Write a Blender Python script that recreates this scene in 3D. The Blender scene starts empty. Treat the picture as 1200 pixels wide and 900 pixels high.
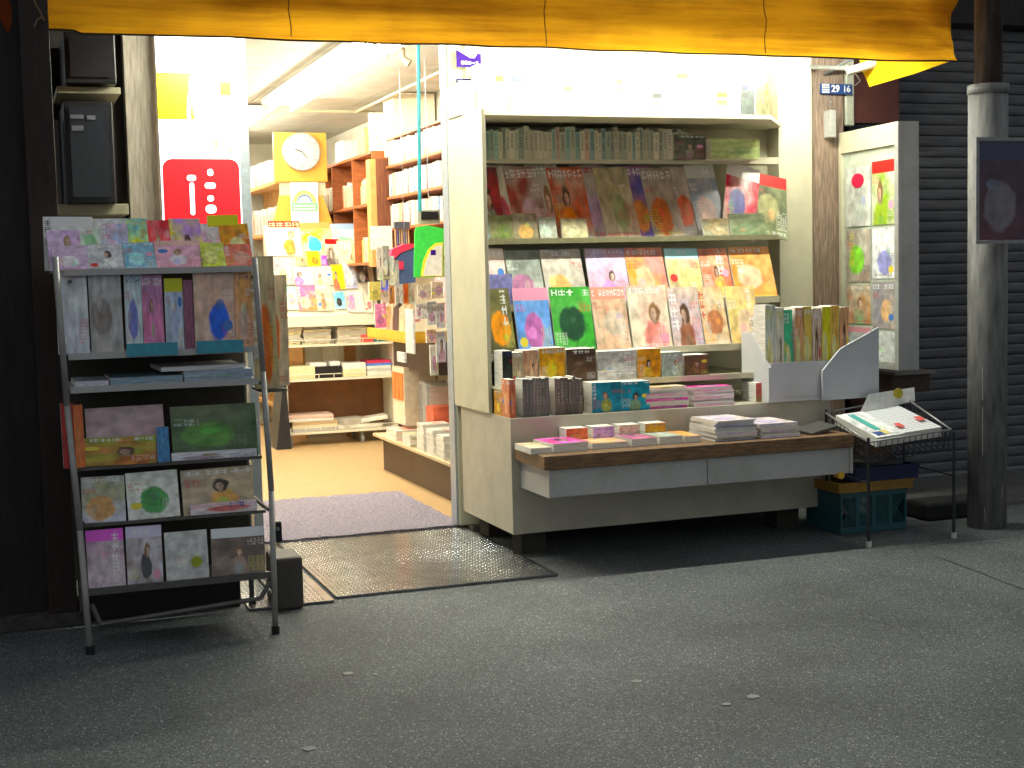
import bpy, math, random
from mathutils import Vector, Matrix
random.seed(7)
R = math.radians
sc = bpy.context.scene
COL = sc.collection

# ------------------------------------------------------------------ camera, world, exposure
FPX, CAMH = 1650.0, 1.5
YAW, PITCH, ROLL = R(20.0), R(4.6), R(1.4)
fw = Vector((math.sin(YAW)*math.cos(PITCH), math.cos(YAW)*math.cos(PITCH), -math.sin(PITCH)))
r0 = Vector((math.cos(YAW), -math.sin(YAW), 0)); u0 = r0.cross(fw)
rt = r0*math.cos(ROLL) - u0*math.sin(ROLL); up = u0*math.cos(ROLL) + r0*math.sin(ROLL)
cam_data = bpy.data.cameras.new('camera'); cam = bpy.data.objects.new('camera', cam_data); COL.objects.link(cam)
m3 = Matrix((rt, up, -fw)).transposed()
cam.matrix_world = Matrix.Translation((0, 0, CAMH)) @ m3.to_4x4()
cam_data.sensor_width = 36; cam_data.lens = 36*FPX/1200; cam_data.clip_end = 500; cam_data.clip_start = 0.05
sc.camera = cam
world = bpy.data.worlds.new('World'); sc.world = world; world.use_nodes = True
bg = world.node_tree.nodes['Background']
bg.inputs['Color'].default_value = (0.89, 0.96, 1.0, 1); bg.inputs['Strength'].default_value = 0.36
sc.view_settings.view_transform = 'Standard'; sc.view_settings.look = 'None'
sc.view_settings.exposure = 0.0; sc.view_settings.gamma = 1.0
AWNING_LAMP, ROOM_LAMP, SIGN_LAMP = 320.0, 120.0, 2.0

def at(x, y, **k):
    """world point on the plane X=, Y= or Z= seen at a spot of the 1200x900 photograph"""
    d = fw + rt*((x-600)/FPX) + up*((450-y)/FPX)
    (a, v), = k.items(); i = 'XYZ'.index(a); c = Vector((0, 0, CAMH)); t = (v-c[i])/d[i]
    return c + d*t

# ------------------------------------------------------------------ materials
MATS = {}
def nt(name):
    m = bpy.data.materials.new(name); m.use_nodes = True
    return m, m.node_tree.nodes, m.node_tree.links, m.node_tree.nodes['Principled BSDF']
def mat(name, col, rough=.6, metal=0., bump=0., nscale=30., var=.12, spec=.4, dirt=0., dirtcol=(.03,.025,.02), coords='Object', stretch=(1,1,1)):
    if name in MATS: return MATS[name]
    m, N, L, b = nt(name); MATS[name] = m
    b.inputs['Roughness'].default_value = rough; b.inputs['Metallic'].default_value = metal
    b.inputs['Specular IOR Level'].default_value = spec
    tc = N.new('ShaderNodeTexCoord'); mp = N.new('ShaderNodeMapping'); mp.inputs['Scale'].default_value = stretch
    if coords == 'World': L.new(N.new('ShaderNodeNewGeometry').outputs['Position'], mp.inputs['Vector'])
    else: L.new(tc.outputs[coords], mp.inputs['Vector'])
    no = N.new('ShaderNodeTexNoise'); no.inputs['Scale'].default_value = nscale; no.inputs['Detail'].default_value = 6
    L.new(mp.outputs[0], no.inputs['Vector'])
    rp = N.new('ShaderNodeValToRGB'); e = rp.color_ramp.elements
    e[0].position = .3; e[1].position = .7
    e[0].color = [max(0, c*(1-var)) for c in col]+[1]; e[1].color = [min(1, c*(1+var)) for c in col]+[1]
    L.new(no.outputs['Fac'], rp.inputs['Fac']); out = rp.outputs['Color']
    if dirt:
        n2 = N.new('ShaderNodeTexNoise'); n2.inputs['Scale'].default_value = 3.1; n2.inputs['Detail'].default_value = 8
        n2.inputs['Roughness'].default_value = .7; L.new(mp.outputs[0], n2.inputs['Vector'])
        r2 = N.new('ShaderNodeMapRange'); r2.inputs[1].default_value = .5; r2.inputs[2].default_value = .75; r2.inputs[4].default_value = dirt
        L.new(n2.outputs['Fac'], r2.inputs[0])
        mx = N.new('ShaderNodeMixRGB'); mx.inputs['Color2'].default_value = (*dirtcol, 1)
        L.new(r2.outputs[0], mx.inputs['Fac']); L.new(out, mx.inputs['Color1']); out = mx.outputs[0]
    L.new(out, b.inputs['Base Color'])
    if bump:
        bp = N.new('ShaderNodeBump'); bp.inputs['Strength'].default_value = bump; bp.inputs['Distance'].default_value = .004
        L.new(no.outputs['Fac'], bp.inputs['Height']); L.new(bp.outputs[0], b.inputs['Normal'])
    return m
def emis(name, col, s):
    if name in MATS: return MATS[name]
    m, N, L, b = nt(name); MATS[name] = m
    b.inputs['Base Color'].default_value = (.8, .8, .8, 1)
    b.inputs['Emission Color'].default_value = (*col, 1); b.inputs['Emission Strength'].default_value = s
    return m

cover_n = 0
def glyph_group():
    """rows of small blocky strokes that read as unreadably small print; U and V count characters and lines"""
    g = bpy.data.node_groups.new('small_print_strokes', 'ShaderNodeTree'); N, L = g.nodes, g.links
    for nm in ('U', 'V', 'Seed'): g.interface.new_socket(nm, in_out='INPUT', socket_type='NodeSocketFloat')
    g.interface.new_socket('Mask', in_out='OUTPUT', socket_type='NodeSocketFloat')
    gi = N.new('NodeGroupInput'); go = N.new('NodeGroupOutput')
    def M(op, a, c=None):
        n = N.new('ShaderNodeMath'); n.operation = op
        for i, v in enumerate((a, c)):
            if v is None: continue
            if isinstance(v, (int, float)): n.inputs[i].default_value = v
            else: L.new(v, n.inputs[i])
        return n.outputs[0]
    U, V, S = gi.outputs['U'], gi.outputs['V'], gi.outputs['Seed']
    cb = N.new('ShaderNodeCombineXYZ'); L.new(M('FLOOR', U), cb.inputs[0]); L.new(M('FLOOR', V), cb.inputs[1]); L.new(S, cb.inputs[2])
    wn = N.new('ShaderNodeTexWhiteNoise'); L.new(cb.outputs[0], wn.inputs['Vector']); sc_ = N.new('ShaderNodeSeparateColor'); L.new(wn.outputs['Color'], sc_.inputs[0])
    r1, r2, r3 = sc_.outputs
    fu, fv = M('FRACT', U), M('FRACT', V)
    vert = M('GREATER_THAN', M('FRACT', M('ADD', M('MULTIPLY', fu, M('ADD', 1.2, M('MULTIPLY', r2, 1.6))), r1)), .64)
    hor = M('GREATER_THAN', M('FRACT', M('ADD', M('MULTIPLY', fv, M('ADD', 1.3, M('MULTIPLY', r1, 2.0))), r3)), .66)
    ink = M('MAXIMUM', vert, hor)
    box = M('MULTIPLY', M('MULTIPLY', M('GREATER_THAN', fu, .10), M('LESS_THAN', fu, .92)), M('MULTIPLY', M('GREATER_THAN', fv, .08), M('LESS_THAN', fv, .88)))
    L.new(M('MULTIPLY', M('MULTIPLY', ink, box), M('GREATER_THAN', r3, .12)), go.inputs['Mask']); return g
GLYPH = glyph_group()
GAIN = 1.0
def vivid(c, k=1.35, v=1.22):
    l = .3*c[0]+.6*c[1]+.1*c[2]; return tuple(max(0., min(.92, (l+(q-l)*k)*v)) for q in c)
def cover(c0, c1, c2, title=(.9,.9,.9), band=None, glow=0., crisp=.35, text=True):
    """a printed magazine cover laid out on the face's own uv: backdrop, figure or portrait, masthead, blocks of small print"""
    global cover_n; cover_n += 1; s = cover_n*3.71
    rr = random.Random(cover_n*17+3)
    c0, c1, c2 = [tuple(min(.85, q*GAIN) for q in c) for c in (c0, c1, c2)]; band = tuple(min(.85, q*GAIN) for q in band) if band else None
    if text: c0, c1, c2 = vivid(c0), vivid(c1), vivid(c2); band = vivid(band) if band else None
    m, N, L, b = nt('printed_cover'); b.inputs['Roughness'].default_value = .32
    uv = N.new('ShaderNodeUVMap'); sp = N.new('ShaderNodeSeparateXYZ'); L.new(uv.outputs[0], sp.inputs[0])
    u_, v_ = sp.outputs[0], sp.outputs[1]
    def math_(op, a, c=None):
        n = N.new('ShaderNodeMath'); n.operation = op
        for i, v in enumerate((a, c)):
            if v is None: continue
            if isinstance(v, (int, float)): n.inputs[i].default_value = v
            else: L.new(v, n.inputs[i])
        return n.outputs[0]
    def noise(sx, sy, off, det=2, sc_=1):
        mp = N.new('ShaderNodeMapping'); mp.inputs['Scale'].default_value = (sx, sy, 1); mp.inputs['Location'].default_value = (s+off, s*1.3-off, 0)
        L.new(uv.outputs[0], mp.inputs[0]); n = N.new('ShaderNodeTexNoise'); n.inputs['Scale'].default_value = sc_
        n.inputs['Detail'].default_value = det; L.new(mp.outputs[0], n.inputs['Vector']); return n.outputs['Fac']
    def mix(f, a, c):
        n = N.new('ShaderNodeMixRGB')
        if isinstance(f, (int, float)): n.inputs['Fac'].default_value = f
        else: L.new(f, n.inputs['Fac'])
        for i, v in ((1, a), (2, c)):
            if isinstance(v, (tuple, list)): n.inputs[i].default_value = (*v[:3], 1)
            else: L.new(v, n.inputs[i])
        return n.outputs[0]
    def step(v, lo, hi):
        r = N.new('ShaderNodeMapRange'); r.interpolation_type = 'SMOOTHSTEP'; r.inputs[1].default_value = lo; r.inputs[2].default_value = hi; L.new(v, r.inputs[0]); return r.outputs[0]
    rp = N.new('ShaderNodeValToRGB'); e = rp.color_ramp.elements
    e[0].position = .38; e[0].color = (*c0, 1); e[1].position = .64; e[1].color = (*c1, 1)
    L.new(math_('ADD', noise(1.6, 1.8, 0, 4), math_('MULTIPLY', math_('SUBTRACT', v_, .5), rr.uniform(-.25, .25))), rp.inputs['Fac']); out = rp.outputs[0]
    def ell(cx, cy, rx, ry, soft=.12, wob=.35):
        dx = math_('DIVIDE', math_('SUBTRACT', u_, cx), rx); dy = math_('DIVIDE', math_('SUBTRACT', v_, cy), ry)
        d = math_('ADD', math_('ADD', math_('MULTIPLY', dx, dx), math_('MULTIPLY', dy, dy)), math_('MULTIPLY', math_('SUBTRACT', noise(6, 6, 9+cx*10), .5), wob))
        return step(math_('SUBTRACT', 2., d), 1-soft, 1+soft)
    cx = rr.uniform(.36, .64)
    if text and rr.random() < .36:      # portrait: shoulders, hair, face
        hair = rr.choice(((.05,.03,.02), (.12,.06,.03), (.28,.14,.05), (.02,.02,.025), (.4,.25,.1))); skin = rr.choice(((.72,.46,.34), (.78,.55,.42), (.66,.42,.30)))
        q = rr.choice((.55, .7, .85, 1.05)); cy = rr.uniform(.48, .64); cx += rr.uniform(-.12, .12); ln = rr.uniform(-.09, .09)*q
        out = mix(ell(cx-ln*1.6, cy-.50*q, rr.uniform(.24, .36)*q, .34*q, .3, 1.4), out, c2)
        out = mix(ell(cx-ln*1.2+rr.uniform(-.1, .1)*q, cy-.62*q, .16*q, .2*q, .4, 1.6), out, tuple(min(.9, a*rr.uniform(.5, 1.6)+.03) for a in c2))
        out = mix(ell(cx+rr.uniform(-.03, .03)*q, cy-.01, rr.uniform(.13, .17)*q, rr.uniform(.15, .22)*q, .4, 2.), out, hair)
        out = mix(ell(cx, cy-.16*q, .05*q, .08*q, .4), out, tuple(a*.7 for a in skin))
        out = mix(ell(cx+ln*.5, cy-.04*q, .082*q, .108*q, .45, .7), out, skin)
        out = mix(math_('MULTIPLY', ell(cx+ln*.5+rr.choice((-.05, .05))*q, cy-.06*q, .05*q, .10*q, .6, .6), .55), out, tuple(a*.5 for a in skin))
        out = mix(math_('MULTIPLY', ell(cx+ln*.5, cy-.02*q, .055*q, .014*q, .8, .5), .5), out, tuple(a*.35 for a in skin))
    else:
        out = mix(ell(cx, rr.uniform(.30, .45), rr.uniform(.22, .34), rr.uniform(.2, .3), .25, .9), out, c2)
        out = mix(math_('MULTIPLY', ell(cx+rr.uniform(-.2, .2), rr.uniform(.25, .6), rr.uniform(.07, .13), rr.uniform(.05, .1), .2, .8), .8), out, tuple(min(.9, a*rr.uniform(.5, 1.7)+.03) for a in c2))
    # tonal unevenness of a photograph
    tn = N.new('ShaderNodeMapRange'); tn.inputs[1].default_value = .3; tn.inputs[2].default_value = .7; tn.inputs[3].default_value = .62; tn.inputs[4].default_value = 1.25; L.new(noise(5, 5, 31, 5), tn.inputs[0])
    vs = N.new('ShaderNodeVectorMath'); vs.operation = 'SCALE'; L.new(out, vs.inputs[0]); L.new(tn.outputs[0], vs.inputs['Scale']); out = vs.outputs[0]
    if band:
        out = mix(math_('GREATER_THAN', v_, .81), out, band)
    if text:
        def print_(nu, nv, v0, v1, x0, x1, col, k, sd):
            n = N.new('ShaderNodeGroup'); n.node_tree = GLYPH
            L.new(math_('MULTIPLY', u_, nu), n.inputs['U']); L.new(math_('MULTIPLY', math_('SUBTRACT', v_, v0), nv), n.inputs['V']); n.inputs['Seed'].default_value = s+sd
            ar = math_('MULTIPLY', math_('MULTIPLY', math_('GREATER_THAN', v_, v0), math_('LESS_THAN', v_, v1)), math_('MULTIPLY', math_('GREATER_THAN', u_, x0), math_('LESS_THAN', u_, x1)))
            return mix(math_('MULTIPLY', math_('MULTIPLY', n.outputs[0], ar), k), out, col)
        nu = rr.choice((3., 4., 5., 6., 7., 9.)); hh = rr.uniform(.07, .15); v0 = .975-hh
        tc_ = title if sum(title) > 2 or sum(title) < .6 else title
        if not band and rr.random() < .5: tc_ = rr.choice(((.6,.03,.05), (.8,.75,.1), (.85,.85,.85), (.05,.08,.3), (.85,.85,.85)))
        xs = rr.choice(((.04, .97), (.04, 1-1/nu), (1/nu, .97)))
        lay = rr.random()
        if lay < .55: out = print_(nu, 1/hh, v0, .975, *xs, tc_, .8, 0)
        elif lay < .78:
            cw = rr.choice((.17, .22, .28)); vx = rr.choice((.04, .96-cw)); out = print_(1/cw, 1/(cw*.75), rr.uniform(.2, .5), .97, (math.floor(vx/cw)+.0)*cw, (math.floor(vx/cw)+1)*cw, tc_, .8, 0)
        c_ = rr.choice(((.85,.85,.82), (.03,.03,.04), (.8,.7,.1), (.7,.05,.08)))
        sd = rr.choice(((.03, .32), (.68, .98)))
        out = print_(rr.choice((11., 14.)), 26., .12, rr.choice((.32, .42, .5)), *sd, c_, .6, 3)
        out = print_(rr.choice((9., 7.)), 17., rr.uniform(.6, .66), rr.uniform(.74, .78), *(sd[::1] if rr.random() < .5 else ((.68, .98) if sd[0] < .5 else (.03, .32))), rr.choice(((.85,.85,.82), (.7,.05,.05))), .65, 5)
        if rr.random() < .55: out = print_(9., 15., .035, .10, .05, .95, c_, .7, 8)
        if rr.random() < .35:     # price flash
            out = mix(ell(rr.choice((.17, .83)), rr.uniform(.15, .7), .11, .075, .03, .0), out, rr.choice(((.8,.04,.03), (.85,.7,.05), (.05,.2,.6), (.85,.35,.5))))
    L.new(out, b.inputs['Base Color'])
    if glow: L.new(out, b.inputs['Emission Color']); b.inputs['Emission Strength'].default_value = glow
    return m

WHITE=(.82,.81,.78)
PAPER = mat('paper_pages', (.72,.69,.62), .8, nscale=200, var=.2, stretch=(.05,.05,1))
LAM = mat('cream_laminate', (.52,.48,.38), .5, nscale=8, var=.08, dirt=.6, dirtcol=(.3,.26,.19))
WLAM = mat('white_laminate', (.46,.45,.43), .45, nscale=60, var=.06, dirt=.7, dirtcol=(.27,.25,.22))
WOOD = mat('worn_brown_wood', (.20,.11,.05), .5, nscale=14, var=.5, bump=.3, stretch=(1,9,9), dirt=.5)
DARKW = mat('dark_brown_board', (.055,.032,.022), .5, nscale=12, var=.35, stretch=(2,2,14))
POSTW = mat('weathered_post_timber', (.27,.19,.14), .75, nscale=9, var=.45, bump=.4, stretch=(14,14,1), dirt=.6, dirtcol=(.10,.075,.055))
SHELFW = mat('orange_brown_shelf_wood', (.30,.085,.02), .5, nscale=6, var=.25, stretch=(2,2,9))
SHELFD = mat('reddish_dark_wood', (.13,.04,.016), .5, nscale=8, var=.35, stretch=(9,9,1))
CREAM = mat('cream_painted_metal', (.62,.58,.42), .45, nscale=10, var=.06, dirt=.3, dirtcol=(.38,.33,.22))
PLAST = mat('cream_plaster', (.62,.60,.50), .8, nscale=5, var=.1, dirt=.3, dirtcol=(.5,.42,.27), bump=.1)
CEIL = mat('ceiling_board', (.52,.52,.46), .8, nscale=4, var=.12, dirt=.45, dirtcol=(.36,.33,.24))
GREYM = mat('grey_metal', (.30,.31,.33), .4, .7, nscale=40, var=.15, dirt=.3)
DGREY = mat('dark_wire', (.03,.03,.035), .5, .4, nscale=60)
BLACK = mat('black_plastic', (.012,.012,.014), .35, nscale=40)
YELL = mat('yellow_plastic', (.75,.42,.03), .4, nscale=20, var=.06)
RUBW = mat('white_rubber', (.6,.58,.52), .7, nscale=40, dirt=.4)
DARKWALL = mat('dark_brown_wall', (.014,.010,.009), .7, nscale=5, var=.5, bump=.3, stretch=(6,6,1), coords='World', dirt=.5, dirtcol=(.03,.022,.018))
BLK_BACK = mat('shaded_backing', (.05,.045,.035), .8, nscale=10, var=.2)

def spine(col, txt=(.8,.8,.8)):
    key = 'spine%s%s' % (tuple(round(c, 2) for c in col), txt)
    if key in MATS: return MATS[key]
    m, N, L, b = nt('book_spine'); MATS[key] = m; b.inputs['Roughness'].default_value = .45
    uv = N.new('ShaderNodeUVMap'); oi = N.new('ShaderNodeObjectInfo')
    sp = N.new('ShaderNodeSeparateXYZ'); L.new(uv.outputs[0], sp.inputs[0])
    def M(op, a, c):
        n = N.new('ShaderNodeMath'); n.operation = op
        for i, v in enumerate((a, c)):
            if isinstance(v, (int, float)): n.inputs[i].default_value = v
            else: L.new(v, n.inputs[i])
        return n.outputs[0]
    gr = N.new('ShaderNodeGroup'); gr.node_tree = GLYPH
    L.new(M('ADD', M('MULTIPLY', sp.outputs[0], 1.7), -.35), gr.inputs['U']); L.new(M('MULTIPLY', sp.outputs[1], 11.), gr.inputs['V']); L.new(M('MULTIPLY', oi.outputs['Random'], 91.), gr.inputs['Seed'])
    lim = M('ADD', .45, M('MULTIPLY', oi.outputs['Random'], .3))
    r = N.new('ShaderNodeMath'); r.operation = 'MULTIPLY'
    L.new(M('MULTIPLY', gr.outputs[0], M('MULTIPLY', M('GREATER_THAN', sp.outputs[0], .22), M('LESS_THAN', sp.outputs[0], .78))), r.inputs[0])
    L.new(M('MULTIPLY', M('GREATER_THAN', sp.outputs[1], .30), M('LESS_THAN', sp.outputs[1], .92)), r.inputs[1])
    mx = N.new('ShaderNodeMixRGB'); mx.inputs['Color1'].default_value = (*col, 1); mx.inputs['Color2'].default_value = (*txt, 1)
    L.new(r.outputs[0], mx.inputs['Fac'])
    hs = N.new('ShaderNodeHueSaturation'); L.new(mx.outputs[0], hs.inputs['Color'])
    r3 = N.new('ShaderNodeMapRange'); r3.inputs[3].default_value = .8; r3.inputs[4].default_value = 1.15; L.new(oi.outputs['Random'], r3.inputs[0]); L.new(r3.outputs[0], hs.inputs['Value'])
    L.new(hs.outputs[0], b.inputs['Base Color']); return m

# ------------------------------------------------------------------ mesh building
class MB:
    def __init__(s): s.v = []; s.f = []; s.m = []; s.uv = []
    def face(s, pts, m=0, uv=None):
        i = len(s.v); s.v += [tuple(p) for p in pts]; s.f.append(tuple(range(i, i+len(pts)))); s.m.append(m); s.uv.append(uv or [(0, 0)]*len(pts)); return s
    def box(s, x0, x1, y0, y1, z0, z1, m=0, M=None, front=None):
        if x0 > x1: x0, x1 = x1, x0
        if y0 > y1: y0, y1 = y1, y0
        if z0 > z1: z0, z1 = z1, z0
        c = [Vector(p) for p in ((x0,y0,z0),(x1,y0,z0),(x1,y1,z0),(x0,y1,z0),(x0,y0,z1),(x1,y0,z1),(x1,y1,z1),(x0,y1,z1))]
        if M: c = [M @ p for p in c]
        i = len(s.v); s.v += [tuple(p) for p in c]
        U = [(0,0),(1,0),(1,1),(0,1)]
        for k, q in enumerate(((0,1,5,4),(1,2,6,5),(2,3,7,6),(3,0,4,7),(4,5,6,7),(3,2,1,0))):
            s.f.append(tuple(i+a for a in q)); s.m.append(front if (front is not None and k == 0) else m); s.uv.append(U)
        return s
    def tube(s, p, q, r, n=8, m=0, r2=None):
        p = Vector(p); q = Vector(q); d = (q-p).normalized(); a = d.orthogonal().normalized(); b = d.cross(a); r2 = r if r2 is None else r2
        i = len(s.v)
        for c, rr in ((p, r), (q, r2)):
            for k in range(n):
                t = 2*math.pi*k/n; s.v.append(tuple(c+(a*math.cos(t)+b*math.sin(t))*rr))
        for k in range(n):
            k2 = (k+1) % n; s.f.append((i+k, i+k2, i+n+k2, i+n+k)); s.m.append(m); s.uv.append([(0,0)]*4)
        s.f.append(tuple(i+k for k in reversed(range(n)))); s.m.append(m); s.uv.append([(0,0)]*n)
        s.f.append(tuple(i+n+k for k in range(n))); s.m.append(m); s.uv.append([(0,0)]*n)
        return s
    def path(s, pts, r, n=6, m=0):
        for a, b in zip(pts[:-1], pts[1:]): s.tube(a, b, r, n, m)
        return s
    def prism(s, poly, axis, a, b, m=0):
        """polygon given in the two other axes, pushed from a to b along axis"""
        def P(u, v, w): return {'X': (w, u, v), 'Y': (u, w, v), 'Z': (u, v, w)}[axis]
        n = len(poly); A = [P(u, v, a) for u, v in poly]; B = [P(u, v, b) for u, v in poly]
        s.face(A[::-1], m); s.face(B, m)
        for k in range(n): s.face([A[k], A[(k+1) % n], B[(k+1) % n], B[k]], m)
        return s
    def build(s, name, mats, parent=None, bevel=0, smooth=False, kind=None, label=None, cat=None, group=None, loc=None, solid=0):
        me = bpy.data.meshes.new(name)
        base = Vector(loc) if loc is not None else (parent.matrix_world.translation if parent else Vector((0, 0, 0)))
        if parent: base = wloc(parent) if loc is None else Vector(loc)
        me.from_pydata([tuple(Vector(v)-base) for v in s.v], [], s.f)
        ul = me.uv_layers.new(name='UVMap'); k = 0
        for u in s.uv:
            for c in u: ul.data[k].uv = c; k += 1
        if not isinstance(mats, (list, tuple)): mats = [mats]
        for m in mats: me.materials.append(m)
        me.polygons.foreach_set('material_index', s.m)
        if smooth: me.polygons.foreach_set('use_smooth', [True]*len(s.f))
        o = bpy.data.objects.new(name, me); COL.objects.link(o)
        if parent: o.parent = parent; o.location = base-wloc(parent)
        else: o.location = base
        if bevel:
            w = o.modifiers.new('edge', 'BEVEL'); w.width = bevel; w.segments = 2; w.limit_method = 'ANGLE'
        if solid:
            w = o.modifiers.new('thick', 'SOLIDIFY'); w.thickness = solid; w.offset = 0
        tag(o, label, cat, group, kind); return o
def wloc(o):
    l = Vector(o.location)
    while o.parent: o = o.parent; l = l+Vector(o.location)
    return l
def tag(o, label=None, cat=None, group=None, kind=None):
    if label:
        if len(label.split()) > 16: print('LONG', label)
        o['label'] = label
    if cat: o['category'] = cat
    if group: o['group'] = group
    if kind: o['kind'] = kind
    return o
def thing(name, label, cat, loc, group=None):
    o = bpy.data.objects.new(name, None); o.empty_display_size = .1; COL.objects.link(o); o.location = loc
    return tag(o, label, cat, group)
def bx(*a, **k): return MB().box(*a, **k)
def struct(name, mb, m, parent=None, **k): return mb.build(name, m, parent, kind=None if parent else 'structure', **k)
FONT = None
def lettering(body, size, loc, rot, m, parent, depth=.0015, sx=1., name='lettering', bold=0.):
    cu = bpy.data.curves.new('lettering_curve', 'FONT'); cu.body = body; cu.size = size; cu.extrude = depth; cu.offset = bold
    cu.align_x = 'CENTER'; cu.align_y = 'CENTER'; cu.resolution_u = 3
    tmp = bpy.data.objects.new('tmp', cu); COL.objects.link(tmp); bpy.context.view_layer.update()
    dg = bpy.context.evaluated_depsgraph_get(); me = bpy.data.meshes.new_from_object(tmp.evaluated_get(dg)); bpy.data.objects.remove(tmp)
    o = bpy.data.objects.new(name, me); COL.objects.link(o); o.parent = parent
    o.location = Vector(loc)-wloc(parent); o.rotation_euler = rot; o.scale = (sx, 1, 1)
    me.materials.clear(); me.materials.append(m); return o

# ------------------------------------------------------------------ the setting
def asphalt():
    m, N, L, b = nt('asphalt'); b.inputs['Roughness'].default_value = .78; b.inputs['Specular IOR Level'].default_value = .35
    tc = N.new('ShaderNodeTexCoord')
    vo = N.new('ShaderNodeTexVoronoi'); vo.inputs['Scale'].default_value = 230; L.new(tc.outputs['Object'], vo.inputs['Vector'])
    bw = N.new('ShaderNodeSeparateColor'); L.new(vo.outputs['Color'], bw.inputs[0])
    rp = N.new('ShaderNodeValToRGB'); rp.color_ramp.interpolation = 'LINEAR'; e = rp.color_ramp.elements
    e[0].position = 0; e[0].color = (.038, .044, .046, 1); e[1].position = .6; e[1].color = (.112, .123, .127, 1)
    a = rp.color_ramp.elements.new(.94); a.color = (.17, .18, .18, 1); a = rp.color_ramp.elements.new(.982); a.color = (.32, .32, .31, 1)
    a = rp.color_ramp.elements.new(.993); a.color = (.55, .55, .54, 1)
    L.new(bw.outputs[0], rp.inputs['Fac'])
    n2 = N.new('ShaderNodeTexNoise'); n2.inputs['Scale'].default_value = 1.3; n2.inputs['Detail'].default_value = 5; L.new(tc.outputs['Object'], n2.inputs['Vector'])
    r2 = N.new('ShaderNodeMapRange'); r2.inputs[1].default_value = .3; r2.inputs[2].default_value = .7; r2.inputs[3].default_value = .68; r2.inputs[4].default_value = 1.25
    L.new(n2.outputs['Fac'], r2.inputs[0])
    # sparse paler pebbles
    v2 = N.new('ShaderNodeTexVoronoi'); v2.inputs['Scale'].default_value = 24; L.new(tc.outputs['Object'], v2.inputs['Vector'])
    s2 = N.new('ShaderNodeSeparateColor'); L.new(v2.outputs['Color'], s2.inputs[0])
    q = N.new('ShaderNodeMath'); q.operation = 'GREATER_THAN'; q.inputs[1].default_value = .80; L.new(s2.outputs[1], q.inputs[0])
    q2 = N.new('ShaderNodeMath'); q2.operation = 'LESS_THAN'; q2.inputs[1].default_value = .12; L.new(v2.outputs['Distance'], q2.inputs[0])
    q3 = N.new('ShaderNodeMath'); q3.operation = 'MULTIPLY'; L.new(q.outputs[0], q3.inputs[0]); L.new(q2.outputs[0], q3.inputs[1])
    mu = N.new('ShaderNodeMixRGB'); mu.blend_type = 'MULTIPLY'; mu.inputs['Fac'].default_value = 1; L.new(rp.outputs[0], mu.inputs[1])
    cc = N.new('ShaderNodeCombineColor'); [L.new(r2.outputs[0], cc.inputs[i]) for i in range(3)]; L.new(cc.outputs[0], mu.inputs[2])
    mx = N.new('ShaderNodeMixRGB'); L.new(q3.outputs[0], mx.inputs[0]); L.new(mu.outputs[0], mx.inputs[1]); mx.inputs[2].default_value = (.34, .33, .31, 1)
    L.new(mx.outputs[0], b.inputs['Base Color'])
    bp = N.new('ShaderNodeBump'); bp.inputs['Strength'].default_value = .9; bp.inputs['Distance'].default_value = .005
    L.new(bw.outputs[1], bp.inputs['Height']); L.new(bp.outputs[0], b.inputs['Normal']); return m
ASPH = asphalt()
CONC = mat('worn_concrete', (.115,.11,.105), .85, nscale=60, var=.35, bump=.4, dirt=.6, dirtcol=(.03,.03,.03))
struct('road', bx(-60, 60, -50, 60, -.3, 0), ASPH)
struct('pavement', bx(4.95, 12, 6.95, 8.2, -.1, .03), CONC, bevel=.006)
# cracked seam where the road meets the pavement
sm = MB(); px = 4.9; pts = [at(x, y, Z=.0) for x, y in ((1096, 652), (1118, 660), (1150, 672), (1180, 684), (1205, 693))]
for a, c in zip(pts[:-1], pts[1:]):
    n = (c-a).cross(Vector((0, 0, 1))).normalized()*.004; sm.face([a-n+Vector((0,0,.002)), a+n+Vector((0,0,.002)), c+n+Vector((0,0,.002)), c-n+Vector((0,0,.002))][::-1])
struct('road_seam', sm, mat('seam_tar', (.018,.018,.018), .9))
FLOOR = mat('tan_vinyl_floor', (.52,.35,.17), .35, nscale=5, var=.08, stretch=(6,1,1), dirt=.25, dirtcol=(.3,.2,.09))
struct('shop_floor', bx(.3, 3.6, 7.78, 16, -.05, .012), FLOOR)
ceil = MB()
for i in range(4):
    for j in range(9): ceil.box(.25+i*.91+.003, .25+(i+1)*.91-.003, 7.9+j*.91+.003, 7.9+(j+1)*.91-.003, 2.95, 2.97)
struct('ceiling', ceil.box(.2, 4.0, 7.9, 16.2, 2.975, 3.05), CEIL)
struct('wall_side', bx(.2, .3, 7.95, 16, 0, 2.95), PLAST)
struct('wall_back', bx(.2, 4.0, 15.6, 15.7, 0, 2.95), PLAST)
struct('wall_shop', bx(3.42, 3.5, 8.3, 15.6, 0, 2.95), PLAST)
# outer building
bld = thing('shop_building', 'old timber shop front with cream door jamb and brown corner post', 'building', (3, 7.9, 0))
bx(-.1, 5.08, 7.82, 7.9, 2.87, 3.05).build('header_beam', mat('pale_header', (.55,.53,.46), .6), bld)
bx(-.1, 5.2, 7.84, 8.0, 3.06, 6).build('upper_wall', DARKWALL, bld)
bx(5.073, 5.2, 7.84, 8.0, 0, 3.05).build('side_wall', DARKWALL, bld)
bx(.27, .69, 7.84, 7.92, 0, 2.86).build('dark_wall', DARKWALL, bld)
bx(.69, .85, 7.74, 7.9, 0, 2.86).build('grey_post', mat('grey_brown_post', (.33,.28,.22), .7, nscale=8, var=.3, stretch=(12,12,1), dirt=.5, dirtcol=(.14,.12,.10)), bld, bevel=.004)
bx(4.815, 5.07, 7.70, 7.9, .0, 2.86).build('corner_post', POSTW, bld, bevel=.008)
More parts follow.
